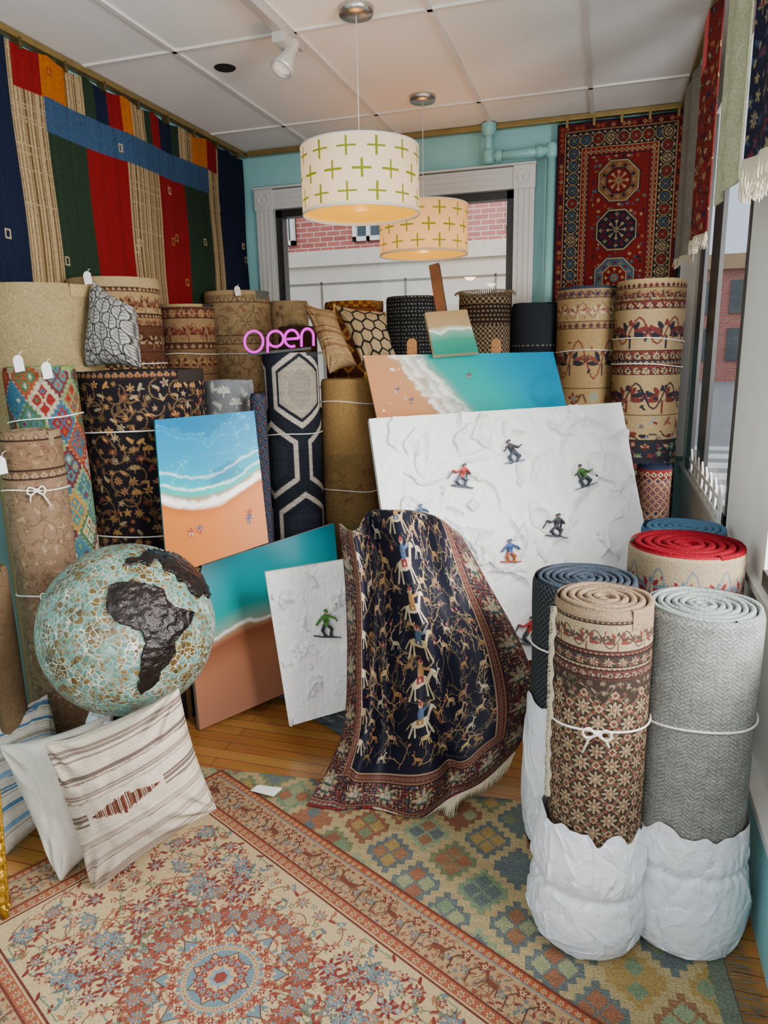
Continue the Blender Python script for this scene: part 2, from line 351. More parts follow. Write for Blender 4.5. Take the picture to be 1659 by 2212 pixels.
roll('brown rolled rug with dark floral border beside the tan banded roll',402,660,118,4.0,P_([(.02,'#917a56','plain'),(.06,'#46291f','flower','#8a7250','#6b2f28',.055),(.13,'#7d6447','palm','#4b2420','#6b3a2c',.11),(.03,'#46291f','dia','#8a7250','#7b6447',.04),(.14,'#6b5139','palm','#46221f','#8a6a48',.1)],5),'#2e2b2e',1.2,(768,),dens=230,group=g1)
roll('faded beige rolled rug with soft floral border in the back left corner',511,632,140,4.6,P_([(.03,'#988260','plain'),(.05,'#7d694c','flower','#958060','#5d4c3a',.055),(.2,'#8c7656','leafy',['#6d5a44','#7d5a44','#9a845f'],'#6d5a44',.075),(.05,'#7d694c','flower','#958060','#5d4c3a',.055),(.3,'#8c7656','leafy',['#6d5a44','#7d5a44','#9a845f'],'#6d5a44',.07)],6),'#5d6058',1.1,(768,),dens=210,group=g1,tags=[(513,628)])
roll('narrow worn tan rolled rug between the corner roll and the window cushions',622,652,84,4.75,P_([(.5,'#8a7454','leafy',['#64503a','#78644a','#94805e'],None,.06)],7),'#806c4c',1.2,group=g2)
roll('rust brown rolled rug with orange diamonds below the window',765,653,128,4.6,P_([(.05,'#5f3219','check','#8a5f2a','',.03),(.1,'#6b3c1f','dia','#946f36','#3a2018',.1),(.1,'#4b2616','dia','#946f36','#6b3220',.1)],8),'#806238',1.2,group=g2)
roll('charcoal rolled rug woven with rows of pale dashes',891,642,112,4.5,P_([(.5,'#1d2024','dots','#6f6e68','',.022)],9),'#24262a',1.2,dens=210,mat=WEAVE,group=g2)
Th,(hx_,hy_,hr_,hz_)=roll('black and beige checked rolled rug with a fringed top edge',1048,640,112,4.4,P_([(.06,'#84735a','check','#2b211c','',.018),(.12,'#2b211c','dots','#84735a','',.025),(.3,'#84735a','check','#2b211c','',.014)],10),'#4b3a2c',1.2,dens=240,mat=WEAVE,group=g2)
roll('plain charcoal rolled rug, smallest of the back row',1155,656,98,4.35,P_([(.24,'#202328','plain'),(.02,'#202328','dots','#7d7d78','',.03),(.5,'#1a1c20','plain')],11),'#121418',1.2,group=g2)
roll('gold rolled rug with dark leafy bouquets beside the teal pipe',1272,622,132,4.2,P_([(.02,'#2b3240','plain'),(.05,'#836f50','flower','#643a30','#2b3240',.05),(.13,'#8f7a58','palm','#a8977a','#6f443a',.11),(.04,'#836f50','dia','#643a30','#2b3240',.04),(.34,'#8a734f','palm','#24252c','#643a30',.19),(.2,'#8a734f','leafy',['#24252c','#5f322a','#747c6c','#a3957a','#7a5a3c'],'#453628',.1)],12),'#1f2229',.9,(760,),dens=230,group=g2)
NV='#222229'; RD='#5a2a27'; GD='#8c7858'
roll('tall rolled rug with navy, rust and gold palmette bands, nearest the window jamb',1407,607,144,3.95,P_([(.02,'#95805c','plain'),(.03,GD,'dia',RD,NV,.03),(.07,'#7d6849','palm',NV,RD,.08),(.04,RD,'flower','#9a8764',NV,.05),(.22,'#8f7a5a','palm',NV,RD,.2),(.05,RD,'flower','#9a8764',NV,.05),(.03,'#2c2a30','dia',GD,RD,.03),(.05,RD,'flower','#9a8764',NV,.05),(.22,'#8c7756','palm',RD,NV,.2),(.14,'#8c7756','leafy',[RD,NV,'#72786a','#6f4038'],NV,.08),(.1,NV,'leafy',[RD,GD,'#5b6a52'],RD,.06)],13),'#8f7a5a',.5,(735,790),dens=240,group=g2)
roll('short slim rolled rug with tiny red and cream lattice behind the ski painting',1414,1003,72,3.5,P_([(.02,'#1d2338','plain'),(.04,'#6b2926','dia','#a89070','#23263c',.03),(.4,'#5b2628','lattice','#9a856a','#2b3048',.04)],14),'#1c2130',.5,dens=280,group=g2)
roll('flat woven rolled kilim with red, green and blue stepped diamonds',84,792,146,2.7,lambda W,H,d:kilimdia(W,H,d,.085,'#857a60',9,['#6f201e','#395238','#2f4e60','#8f8a74','#5f7450','#8a6a34','#4f2626','#3c5c60','#7a3a24']),'#6b7a4a',.55,(905,),dens=250,mat=WEAVE,group=g1,tags=[(101,800),(40,785)],lean=(.04,0))
roll('very thick black floral rolled rug behind the vertical beach painting',296,800,280,3.1,P_([(.03,'#1c191c','dia','#7a5c3b','#6d3a2c',.03),(1.5,'#161317','leafy',['#7a5c3b','#5d3024','#7b705a','#4f3d28','#8f6a40'],'#5b4630',.05)],15),'#2a2422',.6,(925,1150),dens=300,group=g1)
roll('grey rolled rug with pale flowers above the vertical beach painting',491,822,110,3.4,P_([(.5,'#606264','leafy',['#9a978f','#7d7c78','#a5a29a'],'#7d7c78',.075)],16),'#75767a',1.1,(905,),dens=220,group=g3,tags=[])
roll('slim faded tan rolled rug with worn small motifs, tied twice with white cord',62,930,128,2.45,P_([(.03,'#705a46','dia','#54402f','#866c52',.04),(.1,'#6a533e','leafy',['#7f654c','#523e2f','#604836'],'#54402f',.03),(.03,'#5a4432','dia','#86705a','#6a533e',.03),(1.3,'#6f5a46','leafy',['#86705a','#5a4636','#7a5a4a','#63503c'],'#5c4836',.045)],17),'#7a654f',.2,(1060,1300),dens=300,knot=True,group=g1,tags=[(2,1005)])
def hexroll(W,H,d):
    cv=Cv(W,H,'#1c1f26')
    def hx(cx,cy,r,ry=None): ry=ry or r; return [(cx,cy-ry),(cx+r*.87,cy-ry*.5),(cx+r*.87,cy+ry*.5),(cx,cy+ry),(cx-r*.87,cy+ry*.5),(cx-r*.87,cy-ry*.5)]
    for k in (-1,0,1):
        c=W*.55+k*.34*d
        for q in range(4):
            cy=.17*d+q*.36*d; o=(.17*d if q%2 else 0)
            cv.poly(hx(c+o,cy,.165*d,.2*d),'#a39a8e'); cv.poly(hx(c+o,cy,.14*d,.17*d),'#1c1f26')
            if q==0: cv.poly(hx(c+o,cy,.125*d,.15*d),'#8d8577'); cv.poly(hx(c+o,cy,.07*d,.1*d),'#7d766a')
            else: cv.poly(hx(c+o,cy,.10*d,.125*d),'#24272f')
    return cv.done(.35,'h',3)
roll('charcoal rolled rug with large cream hexagons under the pink sign',626,762,122,3.6,hexroll,'#33353b',.3,(940,),dens=260,group=g3,mat=WEAVE)
roll('plain mustard tan rolled rug with faint leaf sprays beside the hexagon roll',750,818,116,3.7,P_([(.38,'#80643e','plain'),(.9,'#765e3c','leafy',['#6f5838','#6b4832','#7c6642','#645a3a'],'#6c5636',.08)],18),'#745c3c',.4,(870,1065),dens=220,group=g3,mat=WEAVE)
roll('dark brown rolled rug low behind the pink sign',642,706,84,4.15,P_([(.4,'#3b2620','leafy',['#7b6340','#5b3024'],None,.07)],19),'#3a2a24',1.2,group=g3)
roll('slim dark navy rolled rug squeezed between the beach painting and hexagon roll',556,850,34,3.25,P_([(.9,'#1a1f2c','lattice','#424752','#5b3226',.05)],20),'#23262f',.5,group=g3)
roll('brown backed rolled rug at the far left edge beside the slim faded tan roll',-18,1225,60,2.3,P_([(1.,'#5d4a36','leafy',['#584632','#624f3a'],None,.08)],21),'#5d4a36',.2,group=g1)
def basket(W,H,d):
    cv=Cv(W,H,'#81837e'); Y,X=np.mgrid[0:cv.h,0:cv.w]; s=.011*d; band=np.floor(X/(.024*d))%2
    ch=np.abs(np.sin((Y/s+np.where(band>0,1,-1)*(X%(.024*d))/s*.7)*PI)); f=.52+.52*ch; blk=(np.floor(X/(.048*d))+np.floor(Y/(.05*d)))%2; f*=1-.1*blk
    f*=1-.2*(np.abs(np.sin(X/(.024*d)*PI))<.12); cv.a*=f[...,None]; return cv.done(.4,'h',2)
roll('tall grey green basket weave rolled rug, nearest the front window ledge',1521,1303,238,1.82,basket,'#7f8783',.1,(1560,),dens=560,mat=WEAVE,group=g4,pitch=.0175)
def brownpat(W,H,d):
    cv=Cv(W,H,'#2e2620'); rs=np.random.RandomState(3); y0=.175*d
    cv.scat(0,y0,W,H,.024*d,['#675a48','#50342c','#554a3c','#736450','#463a2e'],rs,'#50453a',.55)
    s=.075*d; n=round(W/s); s=W/n; r_=int((H-y0)/(s*.5))+2
    for i in range(r_):
        for j in range(n+1):
            cx=(j+.5*(i%2))*s; cy=y0+i*s*.5
            if cy<y0+.03*d: continue
            cv.line([(cx,cy),(cx+s*.5,cy+s*.5)],.003*d,'#7d6f58'); cv.line([(cx,cy),(cx-s*.5,cy+s*.5)],.003*d,'#7d6f58')
            cv.dia(cx,cy+s*.5,.025*d,.025*d,'#2e2620'); cv.flower(cx,cy+s*.5,.022*d,8,'#8a7a60','#5a322a'); cv.disc(cx,cy+s*.5,.005*d,'#8a7a60')
            cv.dia(cx,cy,.012*d,.012*d,'#8a7a60'); cv.dia(cx,cy,.007*d,.007*d,'#5a322a')
            for q in (.3,.7): cv.disc(cx+s*.5*q,cy+s*.5*q,.005*d,'#643c30'); cv.disc(cx-s*.5*q,cy+s*.5*q,.005*d,'#643c30')
    t=bands(W,int(y0),d,[(.025,'#776450','plain'),(.01,'#3a2e28','dia','#867660','#64362e',.013),(.07,'#85765e','palm','#5a302a','#38302a',.075),(.01,'#4b2a26','dia','#867660','#3a2e28',.013),(.028,'#2c2824','flower','#7c6e58','#5a302a',.035),(.01,'#7c6e58','dia','#2c2824','#5a302a',.013),(.02,'#4b2a26','flower','#867660','#2c2824',.022)],22,.2)
    cv.a[:t.shape[0]]=t; return cv.done(.35,0,4)
Tb,(bx,by,br,bz)=roll('brown patterned rolled rug with fringed edge, tied with a white cord bow',1306,1287,208,1.8,brownpat,'#7c6854',.25,(1568,),dens=540,knot=True,group=g4,pitch=.02,seed=2)
roll('black and grey flecked rolled rug behind the brown patterned roll',1264,1246,220,2.18,P_([(1.,'#1b1d20','check','#3a3d40','',.009)],23),'#343c44',.25,(1400,),dens=330,mat=WEAVE,group=g4,pitch=.02)
roll('cream floral rolled rug with bright red underside beside the window',1483,1172,240,2.36,P_([(.012,'#7a1824','plain'),(.2,'#8d7e66','palm','#682428','#56616b',.11),(.4,'#8d7e66','leafy',['#682428','#56616b','#7a603a'],None,.07)],24),'#6c0a18',.4,dens=300,group=g4,pitch=.03)
roll('blue rolled rug, farthest of the rolls by the window ledge',1478,1137,172,2.8,P_([(.6,'#34506b','leafy',['#516d85','#2a4258'],None,.08)],25),'#4f7390',.5,group=g4,pitch=.025)
mb=MB()
for k in range(170):
    z=.42+k*(bz-.44)/170; a=math.atan2(-by,-bx)-1.25+.06*math.sin(k*.35)+.05*math.sin(k*.09)
    d=Vector((math.cos(a),math.sin(a),0)); s=Vector((math.sin(a),-math.cos(a),0)); p=Vector((bx,by,z))+d*(br+.002)
    L=.018+.022*random.random(); mb.tube([p-s*.006,p+d*.006,p+s*L*.6+d*.008+Vector((0,0,-.008)),p+s*L+d*.002+Vector((0,0,-.02-.02*random.random()))],[.0018,.0018,.0014,.0008],5)
mb.build('fringe',FRINGE,Tb,True,kind='stuff')
mb=MB()
for k in range(90):
    a=2*PI*k/90; d=Vector((math.cos(a),math.sin(a),0)); p=Vector((hx_,hy_,hz_))+d*hr_*.96; mb.tube([p-Vector((0,0,.01)),p+Vector((0,0,.03))+d*.01,p+d*.035+Vector((0,0,.02*random.random()))],[.004,.003,.0015],5)
mb.build('fringe',M('tan_fringe','#7d6a4e',.95,var=.3),Th,True,kind='stuff')
# ---------------------------------------------------------------- plastic bags
def bag(label,cx,cy,prof,seed,mat=None,name='plastic_bag',amp=.06,group='white plastic bags around the feet of rolls',cinch=None):
    H,W=330,520; zz=np.array([z for r,z in prof]); rr=np.array([r for r,z in prof]); t=np.linspace(0,1,H); k=np.linspace(0,1,len(prof))
    r=np.interp(t,k,rr); z=np.interp(t,k,zz); r=np.convolve(np.pad(r,14,'edge'),np.ones(29)/29,'valid')
    a=np.linspace(0,2*PI,W,endpoint=False)[None]; w1=fbm(H,W,4,6,3,seed+7,True)-.5; w2=fbm(H,W,9,14,3,seed+8,True)-.5
    f=1+amp*.5*(fbm(H,W,2,5,2,seed,True)-.5)*2
    rs=np.random.RandomState(seed)
    for i in range(190):      # crumple creases: thin sharp ridges of all directions, mostly short
        big=i<22; a0=rs.uniform(0,2*PI); t0=rs.uniform(.03,.97); an=rs.uniform(-1.3,1.3); ln=rs.uniform(.12,.28) if big else rs.uniform(.03,.1); wd=rs.uniform(.05,.12) if big else rs.uniform(.02,.055); A=amp*(rs.uniform(.35,.8) if big else rs.uniform(.1,.38))*rs.choice([1,1,-1])
        dx=((a-a0+w1*.45+w2*.2+PI)%(2*PI)-PI)*.45; dy=(t[:,None]-t0)+w2*.05
        p_=dx*math.cos(an)+dy*math.sin(an); q_=-dx*math.sin(an)+dy*math.cos(an); e=p_/(wd*.5)
        f=f+A*np.where(e>0,np.exp(-e*2.6),np.exp(e*1.1))*np.exp(-(q_/ln)**2)*.8
    if cinch:
        dz=(z-cinch)[:,None]+w1*.03; f=f-.045*np.exp(-(dz/.014)**2)+.022*(np.abs(np.sin(a*13+9*w1))-.6)*np.exp(-np.abs(dz)/.04)
    R_=r[:,None]*f
    top=np.exp(-(t/.07)**2)[:,None]*((fbm(H,W,2,9,3,seed+3,True)-.5)*.14)
    P=np.stack([cx+R_*np.cos(a),cy+R_*np.sin(a),np.maximum(z[:,None]+top+w1*.016,0.004)],-1); P[-1,:,2]=0
    o=grid(name,P,None,mat or PLASTIC,None,wrap=True); return props(o,label,'plastic bag',group)
def pxy(u,v,t): p=PT(u,v,t); return p.x,p.y
x,y=bx,by; bag('crumpled white plastic bag around foot of the brown patterned roll',x-.008,y,[(.134,.39),(.136,.35),(.146,.30),(.156,.25),(.152,.2),(.160,.15),(.168,.1),(.162,.06),(.15,.025),(.14,.012),(.12,.004)],31,amp=.12,cinch=.2)
x,y=pxy(1521,1303,1.82); bag('crumpled white plastic bag around foot of the grey green roll',x+.002,y,[(.149,.37),(.152,.33),(.155,.29),(.156,.25),(.16,.19),(.166,.13),(.164,.08),(.155,.03),(.15,.012),(.13,.004)],37,amp=.10,cinch=.25)
x,y=pxy(1264,1246,2.18); bag('white plastic bag around foot of the black flecked roll',x,y,[(.166,.52),(.170,.45),(.176,.3),(.18,.15),(.17,.03),(.1,.004)],41,amp=.07)
# ---------------------------------------------------------------- boards / paintings
def board(label,cr,pat,thick=.035,dens=300,mat=RESIN,side='#e8e4dc',relief=None,name='canvas_painting',group='canvas paintings leaning in the shop window'):
    TL,TR,_,BL=[PT(*p) for p in cr]; n=(BL-TL).cross(TR-TL).normalized(); rb=ray(cr[2][0],cr[2][1]); BR_=CAM+rb*((TL-CAM).dot(n)/rb.dot(n)); c=[TL,TR,BR_,BL]
    w=(TR-TL).length; h=(BL-TL).length; W=int(w*dens); H=int(h*dens); col=pat(W,H)
    base=(BL+BR_)/2; T=thing(name,label,'painting',base-n*thick/2,group); P=bil(c,H,W)
    if relief is not None: P=P+relief(W,H)[...,None]*np.array(n)
    grid('painted_front',P,col,mat,T)
    bk=[p-n*thick for p in c]; f=[p-n*.0015 for p in c]; MB().hexa([f[3],f[2],bk[2],bk[3],f[0],f[1],bk[1],bk[0]]).build('canvas_edge',M('canvas_side',side,.5,var=.05),T)
    ex=(TR-TL).normalized(); ey=ex.cross(n)*-1
    if ey.z<0: ey=-ey
    def at(u,v): r=ray(u,v); t=(TL-CAM).dot(n)/r.dot(n); return CAM+r*t
    return T,at,ex,ey,n
def XY(W,H): Y,X=np.mgrid[0:H,0:W]; return X/W,Y/H
def foam(a,m,c='#efece5'): m=np.clip(m,0,1)[...,None]; return a*(1-m)+lin(c)*m
def beach1(W,H):
    x,y=XY(W,H); n=fbm(H,W,4,3,4,2); n2=fbm(H,W,14,10,4,3); n3=fbm(H,W,5,3,5,8); sh=.52+.09*np.sin(PI*np.clip(x*1.05,0,1))-.03*x
    s=y-sh+.02*(n-.5)
    a=ramp(s,[(-.6,'#04688a'),(-.3,'#057894'),(-.14,'#158a9a'),(-.07,'#4f9c98'),(-.02,'#947050'),(.04,'#9a6246'),(.1,'#a66e50'),(.5,'#a06c50')],1.5)
    mk=(s<-.1); a=foam(a,np.clip(1-np.abs(n3-.48)/.010,0,1)*.45*mk,'#6fc4d0'); a=foam(a,np.clip(1-np.abs(n3-.60)/.008,0,1)*.4*mk,'#8fd4da'); a=foam(a,np.clip((n3-.55)*5,0,.5)*mk,'#04567a')
    for o,wd,am in ((-.19,.014,.55),(-.10,.016,.7),(.0,.04,1.5)): a=foam(a,(1-np.abs(s-o+.04*(n2-.5)+(.04*(n-.5)))/wd)*am*(.35+n2))
    return np.clip(a*(1+.08*(n2-.5)[...,None]),0,1)
def beach2(W,H):
    x,y=XY(W,H); n=fbm(H,W,4,6,4,6); n2=fbm(H,W,16,24,4,7); s=x-.16-.4*y**1.1+.04*(n-.5)
    a=ramp(s,[(-.3,'#b08064'),(-.05,'#b2886c'),(0,'#ac9078'),(.09,'#9ca898'),(.18,'#529690'),(.34,'#3f9a96'),(.5,'#178ca2'),(.9,'#07749a')],1.35)
    for o,wd in ((.0,.022),(.05,.04),(.11,.035)): a=foam(a,(1-np.abs(s-o+.09*(n2-.5))/wd)*1.7*(n2*1.9-.45)*(s<.16))
    a=foam(a,(np.clip(n-.6,0,1)*3)*(s>.5),'#066084'); return np.clip(a,0,1)
def beach3(W,H):
    x,y=XY(W,H); n=fbm(H,W,4,4,3,9); s=y-.36-.12*(x-.5)**2*2+.1*(n-.5)
    a=ramp(s,[(-.4,'#a08460'),(-.05,'#a48a68'),(.02,'#b4bca6'),(.12,'#78a48e'),(.3,'#3f8c76'),(.6,'#317c6a')],1.1); return foam(a,(1-np.abs(s-.06+.15*(n-.5))/.05))
def beach4(W,H):
    x,y=XY(W,H); n=fbm(H,W,5,6,4,12); s=y-.52+.07*np.sin(x*4)+.03*(n-.5)
    a=ramp(s,[(-.55,'#075a66'),(-.35,'#0f808a'),(-.2,'#17989e'),(-.12,'#2a9c98'),(-.03,'#7fa094'),(.02,'#a07c62'),(.06,'#845240'),(.2,'#9c6c54'),(.5,'#8f6654')],1.2)
    return foam(a,(1-np.abs(s+.0+.05*(n-.5))/.018)*(.5+n))
def snow(seed):
    def f(W,H): a=np.ones((H,W,3))*lin('#e4e4e2'); n=fbm(H,W,6,8,4,seed); return np.clip(a*(1+.08*(n-.5)[...,None]),0,1)
    return f
def imp(seed,k=1):
    def f(W,H):
        rs=np.random.RandomState(seed); z=.012*fbm(H,W,5,7,3,seed); Y,X=np.mgrid[0:H,0:W]; wob=16*(fbm(H,W,9,12,4,seed+5)-.5)
        for i in range(int(42*k)):
            cx,cy=rs.uniform(0,W),rs.uniform(0,H); rd=rs.uniform(.04,.2)*W; a0=rs.uniform(0,6.28); da=rs.uniform(.3,.9); wd=rs.uniform(10,34)
            d=np.hypot(X-cx,Y-cy)+wob*2.8; an=(np.arctan2(Y-cy,X-cx)-a0+PI)%(2*PI)-PI; q=np.clip(1-np.abs(an)/da,0,1); e=(d-rd)/wd
            sp=np.where((e>-1)&(e<0),(1+e)**1.8,np.where((e>=0)&(e<.1),1-e/.1,0)); z=np.maximum(z,z*.7+sp*.034*np.minimum(q*2.5,1)*rs.uniform(.4,1))
        z+=.004*np.abs(fbm(H,W,24,34,3,seed+1)-.5)*2; return np.minimum(z,.036)
    return f
def person(T,p,ex,ey,n,s,jack,pants,pose=0,board_=None,flip=1,name='painted_skier',lift0=.033):
    mb=MB()
    def cap(a,b,w,col,lift=.005):
        lift+=lift0; w*=.78; a=Vector(a);b=Vector(b); d=(b-a); L=d.length; d=d/L if L>1e-6 else Vector((1,0)); q=Vector((-d.y,d.x)); pts=[]
        for k in range(7): an=-PI/2+PI*k/6; pts.append(b+d*math.cos(an)*w/2+q*math.sin(an)*w/2)
        for k in range(7): an=PI/2+PI*k/6; pts.append(a+d*math.cos(an)*w/2+q*math.sin(an)*w/2)
        m=len(pts); P3=[p+ex*x_*s*flip+ey*y_*s+n*lift for x_,y_ in pts]; P0=[q_-n*(.003+lift0*.6) for q_ in P3]
        mb.add(P3+P0,[tuple(range(m)) if flip>0 else tuple(range(m))[::-1]]+[(i,i+m,(i+1)%m+m,(i+1)%m) for i in range(m)],col)
    if board_: cap((-.55,-.52),(.5,-.62),.09,board_,.003)
    elif board_ is None: cap((-.62,-.48),(.42,-.72),.05,'#3a3f4a',.003); cap((-.4,-.56),(.62,-.76),.05,'#5a6070',.003)
    kn=.16 if pose else .06
    lx=.2 if pose else .02
    if board_ is None and pose: cap((.4,.2),(.2,-.45),.025,'#30343c',.003); cap((-.44,.3),(-.75,-.1),.025,'#30343c',.003)
    cap((-.08,-.08),(-.14-kn,-.3),.17,pants); cap((-.14-kn,-.3),(-.1,-.56),.12,pants); cap((-.1,-.56),(-.02,-.58),.09,'#20242c')
    cap((.06,-.08),(.2+kn*.6,-.28),.17,pants,.0055); cap((.2+kn*.6,-.28),(.15,-.6),.12,pants,.0055); cap((.15,-.62),(.24,-.64),.09,'#20242c')
    cap((0,-.04),(lx*.6,.16),.25,jack,.006); cap((lx*.6,.16),(lx,.34),.3,jack,.006); cap((lx-.1,.36),(-.26,.2),.11,jack,.0065); cap((-.26,.2),(-.44,.32 if pose else .02),.09,jack,.0065)
    cap((lx+.1,.36),(.44,.2),.11,jack,.007); cap((.44,.2),(.5,.1),.08,jack,.007); cap((.51,.08),(.53,.07),.08,'#2a2a30',.007)
    cap((lx+.05,.53),(lx+.06,.55),.17,'#b98a6c',.007); cap((lx+.02,.6),(lx+.07,.61),.16,jack if pose==0 else '#30303a',.0075); cap((lx+.07,.55),(lx+.13,.55),.05,'#18181c',.008)
    mb.build(name,PAINTM,T)
TA,at,ex,ey,n=board('tall painting of turquoise sea meeting peach sand on the left',[(334,907,2.8),(549,887,2.95),(580,1172,2.93),(362,1245,2.78)],beach1,.05,360,side='#2a8a98')
for u,v,j,pn in ((412,1150,'#b02a3a','#c8c0b8'),(431,1143,'#3a5a9a','#b04a5a'),(537,1122,'#2f4a8a','#3a7a9a'),(538,1108,'#b03a3a','#3a4a6a')): person(TA,at(u,v),ex,ey,n,.026,j,pn,1,False,1,'painted_bather',0)
TB,at,ex,ey,n=board('wide beach painting with curved foam line on the easel behind the ski scene',[(785,768,3.45),(1195,760,3.5),(1250,985,3.4),(838,1010,3.36)],beach2,.04,360,side='#bb8d70')
for u,v,j in ((858,843,'#3a6a9c'),(888,866,'#3a6a9c'),(1012,812,'#b03a3a')): person(TB,at(u,v),ex,ey,n,.024,j,'#c9a08a',1,False,1,'painted_bather',0)
board('small square painting of green surf on the easel ledge',[(918,675,3.44),(1008,668,3.46),(1034,760,3.42),(938,767,3.4)],beach3,.035,420,side='#b8a07c')
board('low teal sea and sand painting standing on the floor behind the globe',[(395,1235,3.12),(722,1130,3.5),(748,1440,3.68),(432,1577,3.1)],beach4,.045,300,side='#b6b2ad')
TS,at,ex,ey,n=board('largest white textured painting of scattered skiers',[(797,905,3.12),(1340,870,3.3),(1440,1400,3.15),(872,1450,2.98)],snow(21),.045,420,IMPASTO,relief=imp(22,2.4))
for u,v,s,j,pn,ps,bd,fl in ((993,1030,.078,'#a8200e','#4a5060',1,None,1),(1106,978,.08,'#262932','#363c50',1,'#7a8090',-1),(1258,1030,.078,'#33601a','#2a2e38',1,None,-1),(1195,1137,.078,'#262a34','#20242e',1,None,1),(1098,1192,.08,'#24508f','#b05818',0,'#a83c18',1),(906,1112,.064,'#3a5a8a','#3a4050',0,None,1),(1138,1362,.09,'#a81a1a','#2a2e38',1,None,1)):
    person(TS,at(u,v),ex,ey,n,s,j,pn,ps,bd,fl)
TQ,at,ex,ey,n=board('small white textured painting with one green jacketed skier',[(572,1236,2.95),(812,1198,3.05),(862,1500,3.02),(625,1567,2.98)],snow(31),.04,420,IMPASTO,relief=imp(33,.8))
person(TQ,at(702,1345),ex,ey,n,.09,'#376e1a','#12161a',0)
# easel
E=thing('easel','wooden painting easel holding the beach paintings','easel',(PT(960,760,3.75).x,PT(960,760,3.75).y,0))
top=PT(938,572,3.72)
MB().bar(top,PT(1000,960,3.66),.055,.03).build('mast',WOOD,E,bevel=.003)
for s in (-1,1): MB().bar(Vector((top.x+s*.03,top.y+.03,1.55)),Vector((top.x+.1+s*.33,3.3+.25,0)),.04,.025).build('leg',WOOD,E,bevel=.003)
MB().bar(Vector((top.x+.05,top.y+.05,1.6)),Vector((top.x+.12,4.25,0)),.04,.025).build('leg',WOOD,E,bevel=.003)
for u in (890,1072):
    a=PT(u,742,3.52); mb=MB(); mb.bar(a,a-Vector((0,0,.4)),.05,.02); mb.lathe(a,[(.001,.012),(.025,.012),(.025,-.012),(.001,-.012)],16,(0,1,0)); mb.build('side_post',M('light_easel_wood','#96642f',.45,var=.2),E,bevel=.003)
MB().bar(PT(840,1035,3.36),PT(1250,1010,3.42),.03,.06).build('tray',WOOD,E)
# ---------------------------------------------------------------- cushions
def cushion(label,cr,th,pat,dens=260,tassel=False,group='patterned cushions'):
    c=[PT(*p) for p in cr]; TL,TR,BR_,BL=c; n=np.array((BL-TL).cross(TR-TL).normalized()); w=(TR-TL).length; h=(BL-TL).length
    W=int(w*dens);H=int(h*dens); a=np.linspace(-1,1,W)[None,:]; b=np.linspace(-1,1,H)[:,None]
    s=(1+a*(1-.09*(1-b*b)))/2; t=(1+b*(1-.09*(1-a*a)))/2; s=s[...,None]; t=t[...,None]
    Tl,Tr,Br,Bl=[np.array(p) for p in c]; P=(Tl*(1-s)+Tr*s)*(1-t)+(Bl*(1-s)+Br*s)*t
    o=th*(np.clip((1-a**2)*(1-b**2),0,1)**.36)*(.82+.18*(1-a**2)*(1-b**2)); nz=(fbm(H,W,4,4,3,int(abs(cr[0][0]))+3)-.5)*th*.3*np.clip((1-a**4)*(1-b**4),0,1)
    for sa,sb in ((-1,-1),(1,-1),(1,1),(-1,1)):
        q=np.arctan2(b-sb*1.05,a-sa*1.05); d_=np.hypot(a-sa,b-sb); nz=nz+th*.07*np.sin(q*13)*np.exp(-((d_-.4)/.25)**2)
    Pf=P+(o+nz)[...,None]*n; Pb=(P-(o)[...,None]*n)[::-1]; col=pat(W,H)
    base=min(c,key=lambda p:p.z); T=thing('throw_pillow',label,'cushion',base,group)
    grid('cover',np.concatenate([Pf,Pb[1:]],0),np.concatenate([col,col[::-1][1:]],0),FABRIC,T)
    if tassel:
        for p in c:
            mb=MB()
            for k in range(14):
                q=Vector((random.uniform(-.008,.008),random.uniform(-.008,.008),-.05)); mb.tube([p,p+q],.0016,4)
            mb.lathe(p,[(.001,.008),(.008,.004),(.007,-.012),(.004,-.014)],10); mb.build('tassel',M('gold_tassel','#a07a30',.8,var=.3),T,True)
    return T
def stripes(bg,cols,gap=.06,seed=1,motif=None,thk=1.0,jag=.75):
    def f(W,H):
        cv=Cv(W,H,bg); rs=np.random.RandomState(seed); y=.05*H
        while y<H:
            th=rs.uniform(.012,.03)*H*thk; cv.rect(0,y,W,y+th,cols[rs.randint(len(cols))]); cv.rect(0,y+th*.45,W,y+th*.55,bg); cv.rect(0,y+th*1.4,W,y+th*1.7,cols[rs.randint(len(cols))])
            if rs.rand()<jag: 
                x=-rs.uniform(0,.2)*W
                while x<W: L=rs.uniform(.12,.25)*W; cv.poly([(x,y+th*1.6),(x+L*.8,y+th*.9),(x+L,y+th*1.0),(x+L*.2,y+th*1.9)],cols[rs.randint(len(cols))]); x+=L*1.3
            y+=th*2.3+rs.uniform(.6,1.1)*gap*H
        if motif:
            cv.rect(W*.2,H*.43,W*.84,H*.58,bg)
            for k in range(-19,20):
                hh=(1-abs(k)/20)*H*.06+1.5; x=W*.52+k*W*.0145; cv.rect(x,H*.505-hh*(.7+.5*rs.rand()),x+W*.012,H*.505+hh*(.7+.5*rs.rand()),[motif,'#6f4838','#4f342c'][k%3])
        return cv.done(.22,'h',seed)
    return f
def leafpat(W,H):
    cv=Cv(W,H,'#8d8982')
    for i in range(8):
        for j in range(6):
            cx=(j+.5*(i%2))*W/3.0; cy=(i+.1)*H/5.2; w_=W*.155
            cv.ell(cx,cy,w_,w_*1.25,0,'#2c2b29'); cv.ell(cx,cy,w_*.86,w_*1.1,0,'#94908a'); cv.line([(cx,cy-w_),(cx,cy+w_)],2.2,'#333331')
            for q in (-.5,0,.5): cv.line([(cx,cy+q*w_),(cx+w_*.6,cy+q*w_-w_*.3)],1.8,'#444442'); cv.line([(cx,cy+q*w_),(cx-w_*.6,cy+q*w_-w_*.3)],1.8,'#444442')
    return cv.done(.12)
